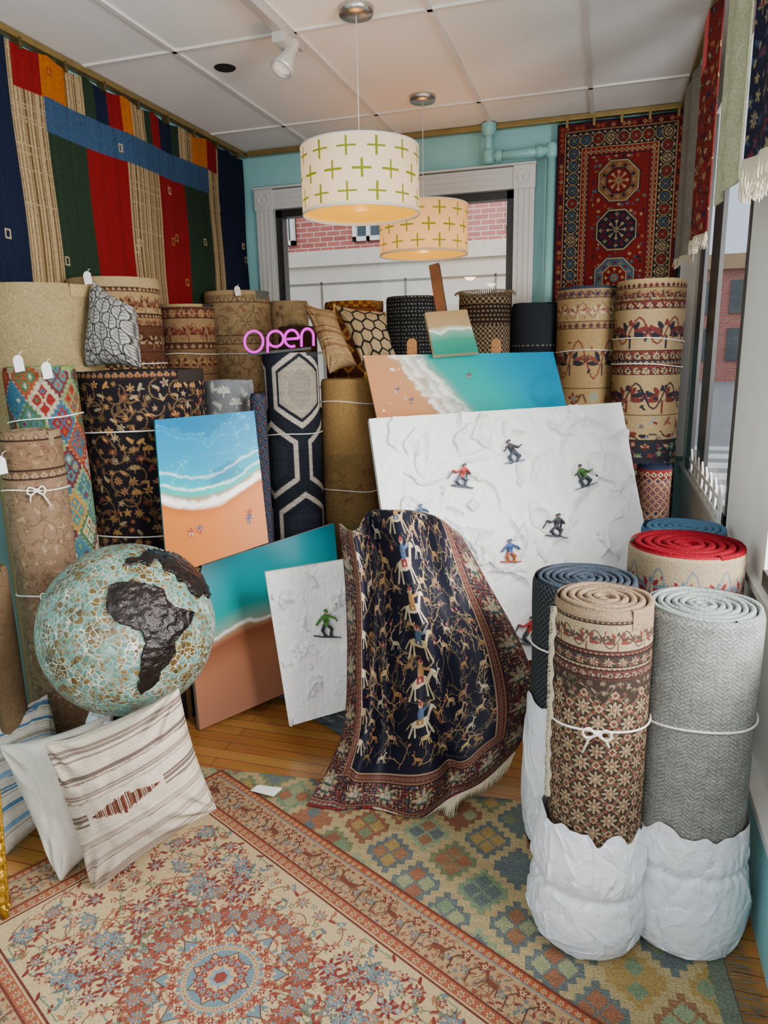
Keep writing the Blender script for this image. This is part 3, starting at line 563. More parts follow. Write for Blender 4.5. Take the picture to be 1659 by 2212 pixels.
def hexpat(W,H):
    cv=Cv(W,H,'#94805f')
    for i in range(-1,8):
        for j in range(-1,6):
            cx=(j+.5*(i%2))*W/3.6; cy=i*H/5.2; r=W/6.6; pts=[(cx,cy-r*1.25),(cx+r*.95,cy-r*.5),(cx+r*.95,cy+r*.5),(cx,cy+r*1.25),(cx-r*.95,cy+r*.5),(cx-r*.95,cy-r*.5)]
            cv.line(pts+pts[:1],W*.03,'#1d1b1a'); cv.flower(cx,cy,r*.25,6,'#a08e70','#746044')
    return cv.done(.12)
cushion('plump white cushion with grey outlined leaf medallions on top of the black floral roll',[(203,606,3.0),(290,664,2.92),(304,794,2.88),(186,792,2.97)],.085,leafpat,400)
cushion('tan striped cushion leaning beside the hexagon cushion on the mustard roll',[(655,655,3.75),(722,672,3.7),(772,790,3.6),(712,808,3.62)],.07,stripes('#907552',['#5b3a24','#76583c','#a58c6c'],.07,4))
cushion('tan and black hexagon cushion with tassels on the mustard roll',[(722,660,3.7),(832,676,3.66),(856,770,3.6),(790,806,3.6)],.07,hexpat,400,tassel=True)
cushion('small striped cushion mostly hidden behind the tan striped cushion',[(604,676,4.1),(654,668,4.1),(668,706,4.08),(610,708,4.08)],.05,stripes('#8b7856',['#4a3622','#6a5234'],.09,5))
cushion('blue and cream striped cushion, hindmost of the three on the floor',[(-60,1570,2.5),(102,1500,2.45),(150,1740,2.4),(-20,1880,2.3)],.09,stripes('#a5a094',['#3f5d76','#5f7a90','#7a7468'],.05,6,thk=1.4,jag=.3))
cushion('plain white cushion between the striped cushions',[(-2,1610,2.27),(245,1536,2.28),(275,1800,2.33),(132,1905,2.21)],.10,lambda W,H:Cv(W,H,'#c2bbb0').done(.04))
cushion('large cream cushion with brown stripes and a rust woven diamond',[(97,1606,2.12),(386,1486,2.08),(468,1746,2.18),(206,1932,2.2)],.105,stripes('#baac9a',['#5f5048','#76655a','#8a7a6c','#9a8c80'],.075,8,'#54281e',thk=1.6,jag=.45),430)
# ---------------------------------------------------------------- neon sign
S=thing('neon_sign','glowing magenta neon tube sign spelling open','sign',PT(604,764,3.44))
def letter(cx,pts,r=.0068):
    P=[PT(cx+x,737+y_,3.44) for x,y_ in pts]; MB().tube(P,r,10).build('letter',NEON,S,True)
def arc(cx,cy,rx,ry,a0,a1,k=26): return [(cx+rx*math.cos(a),cy+ry*math.sin(a)) for a in np.linspace(math.radians(a0),math.radians(a1),k)]
letter(548,arc(0,1,20,23,0,360,32))
letter(591,[(-13,25)]+[(-13,6),(-13,-2)]+arc(4,-5,17,17,180,520,30))
letter(630,[(-14,-4),(14,-6)]+arc(0,-6,15,18,0,-300,28))
letter(663,[(-12,12),(-12,-8)]+arc(1,-10,13,17,180,360,16)+[(14,4),(14,10)])
MB().bar(PT(535,766,3.47),PT(672,752,3.47),.012,.012).build('base_bar',DARKFR,S)
# ---------------------------------------------------------------- globe
gc=PT(277,1357,2.3); gr=183/F*2.3
G=thing('globe','large mosaic globe with dark bronze continents','globe',gc-Vector((0,0,gr)))
f=(CAM-gc).normalized(); up=(U-f*U.dot(f)).normalized(); rt=up.cross(f)
def sph(H,W): 
    lat=np.radians(np.linspace(90,-90,H))[:,None]; lon=np.radians(np.linspace(-180,180,W,endpoint=False))[None]
    x=np.cos(lat)*np.cos(lon); y=np.cos(lat)*np.sin(lon); z=np.sin(lat)+0*lon
    return x[...,None]*np.array(f)+y[...,None]*np.array(rt)+z[...,None]*np.array(up),x,y,z
gm,n_,l_,b_=newmat('globe_mosaic'); tc=n_.new('ShaderNodeTexCoord'); nw=n_.new('ShaderNodeTexNoise'); nw.inputs['Scale'].default_value=30; l_.new(tc.outputs['Object'],nw.inputs['Vector'])
vma=n_.new('ShaderNodeVectorMath'); vma.operation='MULTIPLY_ADD'; vma.inputs[1].default_value=(.02,.02,.02); l_.new(nw.outputs['Color'],vma.inputs[0]); l_.new(tc.outputs['Object'],vma.inputs[2])
v1=n_.new('ShaderNodeTexVoronoi'); v1.inputs['Scale'].default_value=60
v2=n_.new('ShaderNodeTexVoronoi'); v2.feature='DISTANCE_TO_EDGE'; v2.inputs['Scale'].default_value=60
for q in (v1,v2): l_.new(vma.outputs[0],q.inputs['Vector'])
nz=n_.new('ShaderNodeTexNoise'); nz.inputs['Scale'].default_value=9; nz.inputs['Detail'].default_value=4; l_.new(tc.outputs['Object'],nz.inputs['Vector'])
sep=n_.new('ShaderNodeSeparateColor'); l_.new(v1.outputs['Color'],sep.inputs[0]); ad=n_.new('ShaderNodeMath'); ad.operation='MULTIPLY_ADD'; ad.inputs[1].default_value=.22; l_.new(sep.outputs[0],ad.inputs[0])
sc=n_.new('ShaderNodeMath'); sc.operation='MULTIPLY'; sc.inputs[1].default_value=.9; l_.new(nz.outputs['Fac'],sc.inputs[0]); l_.new(sc.outputs[0],ad.inputs[2])
rp=n_.new('ShaderNodeValToRGB'); l_.new(ad.outputs[0],rp.inputs[0]); e=rp.color_ramp.elements
e[0].position=.38; e[0].color=c4('#3d3218'); e[1].position=.75; e[1].color=c4('#718a80')
for p_,c_ in ((.485,'#5a4822'),(.51,'#3f5c52'),(.57,'#5f8074'),(.62,'#476a60'),(.67,'#64491e')): k=e.new(p_); k.color=c4(c_)
gt=n_.new('ShaderNodeMapRange'); gt.inputs[1].default_value=.02; gt.inputs[2].default_value=.07; gt.inputs[3].default_value=1; gt.inputs[4].default_value=0; l_.new(v2.outputs['Distance'],gt.inputs[0])
n3=n_.new('ShaderNodeTexNoise'); n3.inputs['Scale'].default_value=14; l_.new(tc.outputs['Object'],n3.inputs['Vector']); r3=n_.new('ShaderNodeMapRange'); r3.inputs[1].default_value=.42; r3.inputs[2].default_value=.6; r3.inputs[3].default_value=.2; l_.new(n3.outputs['Fac'],r3.inputs[0])
mu=n_.new('ShaderNodeMath'); mu.operation='MULTIPLY'; l_.new(gt.outputs[0],mu.inputs[0]); l_.new(r3.outputs[0],mu.inputs[1])
mx=n_.new('ShaderNodeMix'); mx.data_type='RGBA'; l_.new(mu.outputs[0],mx.inputs[0]); l_.new(rp.outputs[0],mx.inputs[6]); mx.inputs[7].default_value=c4('#bdbcac')
l_.new(mx.outputs[2],b_.inputs['Base Color']); b_.inputs['Roughness'].default_value=.4
bp=n_.new('ShaderNodeBump'); bp.inputs['Strength'].default_value=.3; l_.new(v2.outputs['Distance'],bp.inputs['Height']); bp.inputs['Distance'].default_value=.01; l_.new(bp.outputs[0],b_.inputs['Normal'])
D,_,_,_=sph(90,180); grid('globe_body',np.array(gc)+D*gr,None,gm,G,wrap=True)
AF=[(235,1290),(244,1270),(260,1262),(282,1262),(300,1269),(322,1270),(344,1282),(350,1300),(364,1316),(386,1322),(408,1330),(402,1352),(384,1372),(368,1392),(371,1410),(354,1432),(340,1446),(336,1465),(318,1483),(298,1490),(290,1470),(301,1442),(298,1412),(309,1388),(300,1366),(282,1354),(260,1348),(243,1332),(233,1310)]
EU=[(264,1230),(276,1214),(297,1212),(312,1194),(335,1190),(352,1198),(350,1212),(330,1218),(320,1232),(302,1222),(282,1232)]
AS=[(345,1196),(380,1200),(412,1222),(436,1250),(452,1290),(444,1302),(430,1288),(420,1304),(404,1292),(394,1268),(374,1264),(366,1246),(348,1240),(340,1216)]
H,W=420,840; D,fx_,rx_,ux_=sph(H,W); X_=277+190*rx_; Y_=1357-190*ux_; jx=(fbm(H,W,50,100,3,3)-.5)*9; jy=(fbm(H,W,50,100,3,4)-.5)*9
mask=(inpoly(X_+jx,Y_+jy,AF)|inpoly(X_+jx,Y_+jy,EU)|inpoly(X_+jx,Y_+jy,AS))&(fx_>0)
ed=mask.copy(); ed[1:]&=mask[:-1]; ed[:-1]&=mask[1:]; ed[:,1:]&=mask[:,:-1]; ed[:,:-1]&=mask[:,1:]
rr=gr+np.where(ed,.005+.008*fbm(H,W,40,66,2,8),-.002)
o=grid('landmass',np.array(gc)+D*rr[...,None],None,M('hammered_bronze','#1a120f',.32,metal=.4,bump=.9,scale=45,var=.4),G,mask=mask); o['label']='hammered dark bronze continents'
bag('white plastic wrapped bundle holding up the globe behind the cushions',gc.x-.03,gc.y,[(.10,.485),(.12,.47),(.14,.43),(.15,.3),(.16,.15),(.15,.03),(.1,.004)],55,name='wrapped_bundle',amp=.05,group=None)
# ---------------------------------------------------------------- draped rug
net=[[(775,1330,2.95),(810,1330,2.9),(840,1330,2.95),(870,1330,2.9),(900,1330,2.95),(930,1330,2.9),(958,1330,2.95)],
[(742,1190,2.76),(775,1180,2.73),(812,1160,2.78),(865,1152,2.73),(905,1156,2.78),(942,1166,2.73),(972,1180,2.77)],
[(733,1132,2.66),(764,1152,2.55),(800,1108,2.69),(858,1106,2.56),(908,1110,2.62),(952,1124,2.54),(992,1152,2.64)],
[(745,1255,2.62),(782,1282,2.49),(822,1264,2.60),(888,1262,2.40),(945,1262,2.44),(1000,1262,2.43),(1056,1262,2.60)],
[(750,1420,2.62),(784,1420,2.50),(834,1408,2.58),(912,1400,2.36),(980,1392,2.41),(1046,1383,2.41),(1116,1370,2.59)],
[(743,1560,2.62),(782,1564,2.50),(836,1560,2.58),(915,1552,2.36),(994,1538,2.42),(1072,1505,2.39),(1152,1462,2.57)],
[(712,1650,2.6),(760,1670,2.51),(826,1675,2.55),(912,1674,2.41),(992,1642,2.44),(1070,1596,2.39),(1152,1545,2.55)],
[(662,1740,2.56),(732,1754,2.53),(808,1750,2.53),(895,1774,2.475),(970,1726,2.49),(1044,1688,2.46),(1114,1622,2.52)]]
ctl=np.array([[list(PT(*p)) for p in r_] for r_ in net])
def crm(n,H):
    A=np.zeros((H,n))
    for k,s in enumerate(np.linspace(0,n-1,H)):
        i=min(int(s),n-2); f_=s-i; w=[-.5*f_+f_**2-.5*f_**3,1-2.5*f_**2+1.5*f_**3,.5*f_+2*f_**2-1.5*f_**3,-.5*f_**2+.5*f_**3]
        for q in range(4): A[k,min(max(i-1+q,0),n-1)]+=w[q]
    return A
H,W=960,640; P=np.einsum('ha,abc,wb->hwc',crm(8,H),ctl,crm(7,W))
s_=np.linspace(0,1,W)[None]; t_=np.linspace(0,1,H)[:,None]
dg=s_-.45-.55*(t_-.55)      # one wide diagonal fold from the peak to the lower right, one to the lower left
fold=.055*(fbm(H,W,4,3,2,4)-.5)-.045*np.exp(-(dg/.035)**2)*np.clip((t_-.3)*5,0,1)+.03*np.exp(-((dg-.08)/.06)**2)*np.clip((t_-.3)*5,0,1)-.035*np.exp(-((s_-.30+.26*(t_-.3))/.03)**2)*np.clip((t_-.2)*8,0,1)+.012*np.sin(s_*26-t_*12)*np.exp(-((t_-.33)/.08)**2)
P=P+fold[...,None]*np.array([.25,-.9,.1])*np.clip((1-t_)*12,0,1)[...,None]; P[...,2]=np.maximum(P[...,2],.018)
def huntpat(W0,H):
    cl,crr=40,34; W=W0+cl+crr; cv=Cv(W,H,'#0a0a1c'); rs=np.random.RandomState(4); T_='#9a8060'; y00=205
    for k in range(420):
        x=rs.uniform(70,W-70);y=rs.uniform(y00,H-150);a=-1.57+rs.uniform(-1.3,1.3);p=[(x,y)]
        for q in range(7): a+=rs.uniform(-.6,.6); x+=math.cos(a)*9; y+=math.sin(a)*9; p.append((x,y))
        cv.line(p,1.7,['#8a7150','#5f4e38','#4f4030'][k%3])
        for q in p[1::2]: cv.line([q,(q[0]+rs.uniform(-10,10),q[1]-rs.uniform(2,9))],1.4,[T_,'#65563f','#3f4f44'][k%3])
        if k%3==0: cv.flower(p[-1][0],p[-1][1],rs.uniform(4,7),6,['#6c282e','#a08c70','#3f5060'][k%3],'#a88e6c')
    for i in range(13):
        for j in range(8):
            x=cl+80+j*(W0-150)/7.+rs.uniform(-20,20)+(24 if i%2 else 0); y=y00+16+i*(H-y00-190)/12.2+rs.uniform(-12,12); r_=rs.uniform(17,27)
            cv.animal(x,y,r_+2,'#0a0a1c',1); f_=rs.choice([-1,1]); cv.animal(x,y,r_,[T_,'#a68c62','#7d6040','#a39880','#8f6844'][(i*3+j)%5],f_); cv.disc(x-r_*.2*f_,y,r_*.08,'#4a2a20')
    for i in range(13):
        x=135+((i*217)%(W-280)); y=y00+50+i*(H-y00-270)/12; f_=1 if i%2 else -1
        cv.ell(x,y,44,30,0,'#0a0a1c'); cv.animal(x,y,50,['#b5a585','#a8946e','#b8ab90'][i%3],f_,False,['#7c2c34','#9a7048','#9a8a6c','#43546c'][i%4]); cv.rect(x-11,y-7,x+9,y+5,['#7c2c34','#3c4a60','#8a6438'][i%3]); cv.disc(x-2,y-1,3,'#bfae90'); cv.line([(x+f_*18,y-30),(x+f_*40,y-48)],2,'#a88e6c'); cv.disc(x,y-40,5,'#7c2c34'); cv.line([(x-f_*24,y-2),(x-f_*38,y+12)],3,'#8f7c5c')
    def fr(d0,d1,c): cv.rect(d0,H-d1,W-d0,H-d0,c); cv.rect(d0,d0,d1,H-d0,c); cv.rect(W-d1,d0,W-d0,H-d0,c); cv.rect(d0,d0,W-d0,d1,c)
    def ring(fn,inset,st):
        x=inset
        while x<W-inset: fn(x,H-inset); fn(x,inset); x+=st
        y=inset
        while y<H-inset: fn(inset,y); fn(W-inset,y); y+=st
    fr(0,9,'#701d23'); fr(9,15,'#1c1a2c'); fr(15,34,'#4b2025'); fr(34,38,'#75583f'); fr(38,116,'#2b171e'); fr(116,120,'#75583f'); fr(120,138,'#4b2025'); fr(138,142,'#87745a')
    ring(lambda x,y:(cv.flower(x,y,8,5,'#7a674e','#43525f')),24,15); ring(lambda x,y:cv.flower(x,y,7,5,'#75583f','#1d1d34'),129,13)
    for q in range(45,112,8): ring(lambda x,y:cv.ell(x+rs.uniform(-2,2),y+rs.uniform(-2,2),4.5,2.2,rs.rand()*3,['#664c3a','#58242a','#3f4852','#7a674e','#74362a','#8a7658'][rs.randint(6)]),q,9)
    def med(x,y): cv.flower(x,y,34,8,'#55342a','#55342a',.3); cv.flower(x,y,31,8,'#8a7d64','#65747a',.3); cv.rect(x-12,y-7,x-4,y+8,'#a0937a'); cv.rect(x+1,y-12,x+10,y+8,'#948870'); cv.poly([(x-14,y-7),(x-8,y-15),(x-2,y-7)],'#74362a'); cv.rect(x+4,y-6,x+7,y-1,'#3a3430'); cv.ell(x,y+13,18,4,0,'#33423a'); cv.line([(x+15,y+10),(x+15,y-8)],2,'#4a3428'); cv.flower(x+15,y-10,6,5,'#3b4a38','#3b4a38')
    ring(med,77,98); cv.done(.3,0,5); return cv.a[:,cl:cl+W0]
DR=thing('draped_rug','navy and red silk hunting rug with tan riders draped over a stand','rug',(float(P[-1,:,0].mean()),float(P[-1,:,1].mean()),0))
grid('rug_body',P,huntpat(W,H),VM('silk_pile',rough=.6,scale=300,bump=.2,var=.15,spec=.25),DR,thick=.006)
mb=MB()
for k in range(300):
    j=int(W*.38+(W*.62-2)*k/300); p=Vector(P[-1,j]); q=p-Vector(P[-8,j]); q.normalize(); L=.06*(.7+.6*random.random()); e_=p+q*L+Vector((random.uniform(-.008,.008),-.004,-.012)); e_.z=max(e_.z,.016); p.z=max(p.z,.016)
    mb.tube([p,(p+e_)/2+Vector((0,-.004,.002)),e_],[.0024,.002,.0011],5)
mb.build('fringe',FRINGE,DR,True,kind='stuff')
ST=thing('display_stand','dark wooden stand under the draped hunting rug','stand',(-.7,2.47,0))
MB().bar((-.84,2.46,.9),(-.57,2.46,.9),.03,.04).build('top_rail',DKWOOD,ST)
for x in (-.82,-.59): MB().bar((x,2.47,.9),(x,2.47,0),.03,.03).build('leg',DKWOOD,ST)
for x in (-.82,-.59): MB().bar((x,2.36,.04),(x,2.6,.02),.03,.03,(0,0,1)).build('foot',DKWOOD,ST)
# ---------------------------------------------------------------- floor rugs
def flat(name,label,P0,a,b,La,Lb,pat,dens,z,mat,group=None):
    W=int(La*dens);H=int(Lb*dens); a=np.array([a[0],a[1],0]);b=np.array([b[0],b[1],0]); s=np.linspace(0,La,W)[None,:,None]; t=np.linspace(0,Lb,H)[:,None,None]
    P=np.array([P0[0],P0[1],z])+a*s+b*t; P[...,2]+=.002*(fbm(H,W,5,5,2,3)-.5); P[0,:,2]=.001;P[-1,:,2]=.001;P[:,0,2]=.001;P[:,-1,2]=.001
    T=thing(name,label,'rug',(float(P[...,0].mean()),float(P[...,1].mean()),0),group); grid('rug_body',P,pat(W,H),mat,T); return T,P
ka=Vector((.995,.095,0)); kb=Vector((.095,-.995,0))
k0=(-1.56,2.19)
def floorkilim(W,H):
    d=W/1.88; bg='#9c8a66'; cv=Cv(W,H,bg); rs=np.random.RandomState(8); sx=.205*d; sy=.118*d
    pal=['#6f3a30','#3a505c','#54644c','#8f7444','#71856a','#784e3a','#3c545e','#7d4636','#5c765f','#7c8466']
    def stp(cx,cy,rx,ry,c): st=max(ry/4,2); cv.fn(cx,cy,max(rx,ry)+2,lambda x,y:np.abs(x)/rx+(np.floor(np.abs(y)/st)*st+st*.5)/ry<=1.0,c)
    for i in range(-1,int(H/sy)+2):
        for j in range(-1,int(W/sx)+2):
            cx=(j+.5*(i%2))*sx; cy=i*sy; a=pal[rs.randint(10)]; b=pal[rs.randint(10)]; c=pal[rs.randint(10)]
            stp(cx,cy,sx*.42,sy*.80,a)
            for q,(dx,dy) in enumerate(((-.165,0),(.165,0),(0,-.31),(0,.31))):
                stp(cx+dx*sx,cy+dy*sy,sx*.14,sy*.27,[b,c][q//2])
    cv.a=cv.a*.8+lin(bg)*.2
    cv.rect(W-.05*d,0,W,H,'#5f6458'); 
    for y in range(0,H,3): cv.a[y,:]*=.84
    cv.a*=(1+.35*(fbm(H,W,90,8,2,9)[...,None]-.5)); return cv.done(.4,0,6)
KT,KPp=flat('kilim_rug','flat woven kilim floor rug with rows of multicoloured stepped diamonds',k0,ka,kb,1.88,1.75,floorkilim,360,.006,WEAVE)
mb=MB()
for k in range(200):
    p=Vector(KPp[int(k/200*KPp.shape[0]),-1]); p.z=.004; d=Vector((.05+.02*random.random(),random.uniform(-.02,.02),0)); mb.tube([p,p+d*.5+Vector((0,random.uniform(-.004,.004),.002)),p+d],.0016,4)
mb.build('fringe',M('grey_fringe','#5b564c',.95,var=.3),KT,kind='stuff')
def persian(W,H):
    w,h=W//2,H//2; d=W/1.62; cv=Cv(w,h,'#ab9470'); rs=np.random.RandomState(11); bd=int(.2*d)
    pal=['#6a2c2a','#86543f','#5c686c','#6f342e','#54605f','#8c5f44','#5a563f','#743830']
    # spiral vines with blossoms: clear arabesques over a fine leaf ground
    for k in range(46):
        x0=rs.uniform(bd,w);y0=rs.uniform(bd,h); r0=rs.uniform(.04,.075)*d; a0=rs.uniform(0,6.3); sg=rs.choice([-1,1]); pts=[]
        for q in range(26): tt=q/25; rr_=r0*(1-.75*tt); an=a0+sg*tt*6.5; pts.append((x0+rr_*math.cos(an),y0+rr_*math.sin(an)))
        pts=[p for p in pts if p[0]>bd and p[1]>bd]
        if len(pts)>3:
            cv.line(pts,2.4,['#6b5038','#5c6a58','#7c4638'][k%3])
            for q in pts[2::4]: cv.ell(q[0]+rs.uniform(-5,5),q[1]+rs.uniform(-5,5),8,3,rs.rand()*3,pal[rs.randint(8)])
    for k in range(150):
        x=rs.uniform(bd+8,w);y=rs.uniform(bd+8,h); r=rs.uniform(.009,.015)*d; cv.flower(x,y,r,5,pal[k%8],'#b8a484',rs.rand())
    for k in range(40):
        x=rs.uniform(bd+16,w-10);y=rs.uniform(bd+16,h-10); r=rs.uniform(.022,.036)*d; cv.flower(x,y,r*1.08,8,'#4f3428','#4f3428',k); cv.flower(x,y,r,8,pal[k%4],'#ab8a64',k); cv.flower(x,y,r*.62,6,'#66767a','#ab9470',k); cv.flower(x,y,r*.3,6,'#743830','#c0ac8a')
    cx,cy=w,h
    def star(r,c,n=8,am=.12,rot=0): cv.fn(cx,cy,r*1.3,lambda x,y:np.hypot(x,y)*(1+am*np.abs(np.sin(n*.5*np.arctan2(y,x)+rot)))<=r,c)
    for k in range(7):
        a=PI+k*PI/2/6; cv.flower(cx+.215*d*math.cos(a),cy+.215*d*math.sin(a),.04*d,8,'#4f3428','#4f3428',k); cv.flower(cx+.215*d*math.cos(a),cy+.215*d*math.sin(a),.037*d,8,'#7c4438','#a08060',k); cv.flower(cx+.215*d*math.cos(a),cy+.215*d*math.sin(a),.022*d,6,'#5c686c','#8c5f44')
    star(.18*d,'#54342a',8,.4); star(.174*d,'#5f7076',8,.4)
    for k in range(9):
        a=PI+k*PI/2/8; cv.flower(cx+.125*d*math.cos(a),cy+.125*d*math.sin(a),.023*d,6,['#ab9470','#8c5440'][k%2],'#6a2c2a')
    for k in range(17):
        a=PI+k*PI/2/16; cv.flower(cx+.095*d*math.cos(a),cy+.095*d*math.sin(a),.009*d,5,'#ab9470','#743830')
    star(.088*d,'#54342a',8,.35,PI/2); star(.083*d,'#a88c68',8,.35,PI/2)
    for k in range(5):
        a=PI+k*PI/2/4; cv.flower(cx+.054*d*math.cos(a),cy+.054*d*math.sin(a),.019*d,6,'#743830','#66767a')
    star(.038*d,'#66808a',8,.5); star(.02*d,'#743830',6,.2)
    L=[(0,.01,'#5f3028'),(.01,.032,'#87482f'),(.032,.038,'#606a6c'),(.038,.145,'#96795a'),(.145,.152,'#5b302a'),(.152,.18,'#854c38'),(.18,.186,'#a8906c'),(.186,.192,'#5b302a')]
    for a,b,c in L: cv.rect(a*d,a*d,w,b*d,c); cv.rect(a*d,a*d,b*d,h,c)
    bp_=['#70463e','#5f5a48','#82583f','#56605f','#66302c','#7d4634']
    cv.scat(.04*d,.04*d,w,.142*d,.026*d,bp_,rs,'#6b4c36',.4)
    t_=Cv(int(.102*d),h,'#96795a'); t_.scat(0,0,t_.w,h,.026*d,bp_,rs,'#6b4c36',.4); yy0=int(.145*d); x0=int(.04*d); cv.a[yy0:h,x0:x0+t_.w]=t_.a[yy0:h]
    for q,st,r in ((.021,.024,.009),(.166,.03,.012)):
        x=q*d
        while x<w: cv.flower(x,q*d,r*d,6,'#a88e6a','#5f3432'); x+=st*d
        y=q*d
        while y<h: cv.flower(q*d,y,r*d,6,'#a88e6a','#5f3432'); y+=st*d
    x=.1*d;k=0
    while x<w:
        for (px,py) in ((x,.09*d),(.09*d,x)):
            if k%3==0: cv.animal(px,py,.045*d,['#5f382c','#6b4034','#403a38'][k%3],1 if k%2 else -1)
            else: cv.line([(px,py+.04*d),(px+.01*d,py),(px-.015*d,py-.035*d)],2.6,'#4a3428'); cv.flower(px-.015*d,py-.03*d,.019*d,5,'#66302c','#b0966f'); cv.flower(px+.022*d,py+.01*d,.014*d,5,'#4a5a60','#a07a58')
        x+=.058*d; k+=1
    a=cv.a; full=np.concatenate([a,a[:,::-1]],1); full=np.concatenate([full,full[::-1]],0)
    out=np.zeros((H,W,3)); out[:]=full[-1,-1]; out[:full.shape[0],:full.shape[1]]=full
    return np.clip(out*(1+.25*(np.random.RandomState(1).rand(H,W,1)-.5)),0,1)
p0=PZ(480,1668); p1=PZ(1290,2212); da=(p1-p0).normalized(); db=Vector((da.y,-da.x,0))
flat('persian_rug','cream and rose floral medallion rug laid on top of the kilim',(p0.x,p0.y),da,db,1.62,1.1,persian,600,.013,PILE)
c=[PZ(575,1495),PZ(900,1415),PZ(1020,1640),PZ(735,1592)]
P=bil(c,60,90); P[...,2]=.008+.004*fbm(60,90,12,16,2,3); cv=Cv(90,60,'#53606c'); cv.scat(0,0,90,60,10,['#7a848c','#3a4753','#999992'],RS)
props(grid('small_rug',P,cv.done(.3),PILE,None),'blue grey shag rug under the small white painting','rug')
tgp=PZ(572,1706,.02); mb=MB(); mb.hexa([tgp+Vector(q) for q in ((-.05,-.02,0),(.05,-.03,0),(.06,.02,0),(-.04,.02,0),(-.05,-.02,.001),(.05,-.03,.004),(.06,.02,.006),(-.04,.02,.001))])
props(mb.build('paper_tag',TAGM),'white paper tag lying on floor at the corner of the medallion rug','tag')
# ---------------------------------------------------------------- hanging rugs
def hang(label,P,col,mat,fr=None,T=None,group=None,name='hanging_rug'):
    T=thing(name,label,'hanging rug',(float(P[...,0].mean()),float(P[...,1].mean()),float(P[-1,:,2].mean())),group); grid('rug_body',P,col,mat,T,thick=.006)
    if fr:
        mb=MB(); n=fr[0]
        for k in range(n):
            f_=k/(n-1)*(P.shape[1]-1); j=int(f_); p=Vector(P[-1,j])*(1-(f_-j))+Vector(P[-1,min(j+1,P.shape[1]-1)])*(f_-j)
            mb.tube([p,p+Vector((random.uniform(-.006,.006),random.uniform(-.006,.006),-fr[1]*.5)),p+Vector((random.uniform(-.012,.012),random.uniform(-.012,.012),-fr[1]*random.uniform(.85,1.1)))],[.003,.0026,.0016],5)
        mb.build('fringe',FRINGE,T,True,kind='stuff')
    return T
LX=-2.53; ys0,ys1,zt,zb=1.9,4.9,2.955,1.4; dn=200; W=int((ys1-ys0)*dn);H=int((zt-zb)*dn); cv=Cv(W,H,'#14203c')
nav,red,crm_,grn,org,blu='#10172a','#6f1014','#978262','#1f2e20','#9c5512','#2f4560'
xx=lambda u,v:(PX(u,v,LX).y-ys0)/(ys1-ys0)*W
zz=lambda z:(zt-z)/(zt-zb)*H
low=[(-400,nav),(53,crm_),(118,grn),(202,red),(280,crm_),(347,red),(402,grn),(450,crm_),(475,nav)]
upb=[(-400,nav),(22,red),(80,org),(135,crm_),(180,grn),(205,nav),(230,red),(258,org),(280,crm_),(310,grn),(326,red),(346,nav),(372,grn),(388,crm_),(412,org),(443,red),(472,nav)]
for i,(u,c_) in enumerate(low): cv.rect(xx(u,430),0,W,H,c_)
u1=xx(470,400)
cv.rect(xx(22,100),0,u1,zz(2.77),red)
for i,(u,c_) in enumerate(upb[1:]): cv.rect(xx(u,90+.5*u),0,W if c_==nav and u>400 else u1,zz(2.77),c_)
cv.rect(xx(95,240),zz(2.775),xx(450,400),zz(2.62),blu)
rs=np.random.RandomState(3)
stk=1+.32*(rs.rand(1,W,1)-.5); cv.a*=stk
m=np.abs(cv.a-lin(crm_)).sum(-1)<.12; br_=(rs.rand(W)<.33)[None,:]&(rs.rand(H,1)>.05)&m; cv.a[br_]=lin('#594328')
for i in range(34):
    x,y=rs.uniform(0,W),rs.uniform(0,H); c_=['#b09c76','#8a7a3a','#6b2020'][i%3] if i%2 else '#b09c76'; s=2.4; cv.line([(x-s,y-s*1.4),(x+s,y-s*1.4),(x+s,y+s*1.4),(x-s,y+s*1.4),(x-s,y-s*1.4)],1.1,c_)
col=cv.done(.35,0,3)
yy=np.linspace(ys0,ys1,W); zs=np.linspace(zt,zb,H); P=np.zeros((H,W,3)); P[...,1]=yy[None]; P[...,2]=zs[:,None]-.018*np.abs(np.sin((yy[None]-ys0)*PI/.28))*np.exp(-(zt-zs[:,None])/.12)-.0
P[...,0]=LX+.010*np.sin(yy[None]*9)+.005*np.sin(zs[:,None]*7+yy[None]*4)
LK=hang('wide striped kilim in navy, red, cream and green covering the left wall',P,col,WEAVE)
for k in range(11):
    y=ys0+.12+k*.28
    if y<ys1: MB().box((LX-.02,y-.008,zt-.03),(LX+.018,y+.008,2.975)).build('clip',M('clip_metal','#6b5a3a',.4,metal=.8),LK,bevel=.002)
xl,xr=-.365,.385; d=440; W,H=int(.75*d),int(1.3*d); cv=Cv(W,H,'#4f1412')
cr_='#7d694b'; nv='#151622'
def frm(a,b,c): cv.rect(a*d,a*d,W-a*d,b*d,c);cv.rect(a*d,a*d,b*d,H,c);cv.rect(W-b*d,a*d,W-a*d,H,c)
rs=np.random.RandomState(2); cx=W/2
cv.rect(.2*d,.17*d,W-.2*d,H,'#561412')
for k in range(260): cv.dia(rs.uniform(.22*d,W-.22*d),rs.uniform(.18*d,H),rs.uniform(3,6),rs.uniform(3,6),rs.choice([cr_,'#7a3c2a',nv,'#43524a','#30424f']))
frm(0,.012,nv); frm(.012,.05,'#4f1614'); frm(.05,.056,cr_); frm(.056,.15,'#1d181e'); frm(.15,.156,cr_); frm(.156,.195,'#5f1a17'); frm(.195,.2,nv)
def ringm(ins,st,fn):
    x=ins*d
    while x<W-ins*d+2: fn(x,ins*d); x+=st*d
    y=ins*d
    while y<H: fn(ins*d,y); fn(W-ins*d,y); y+=st*d
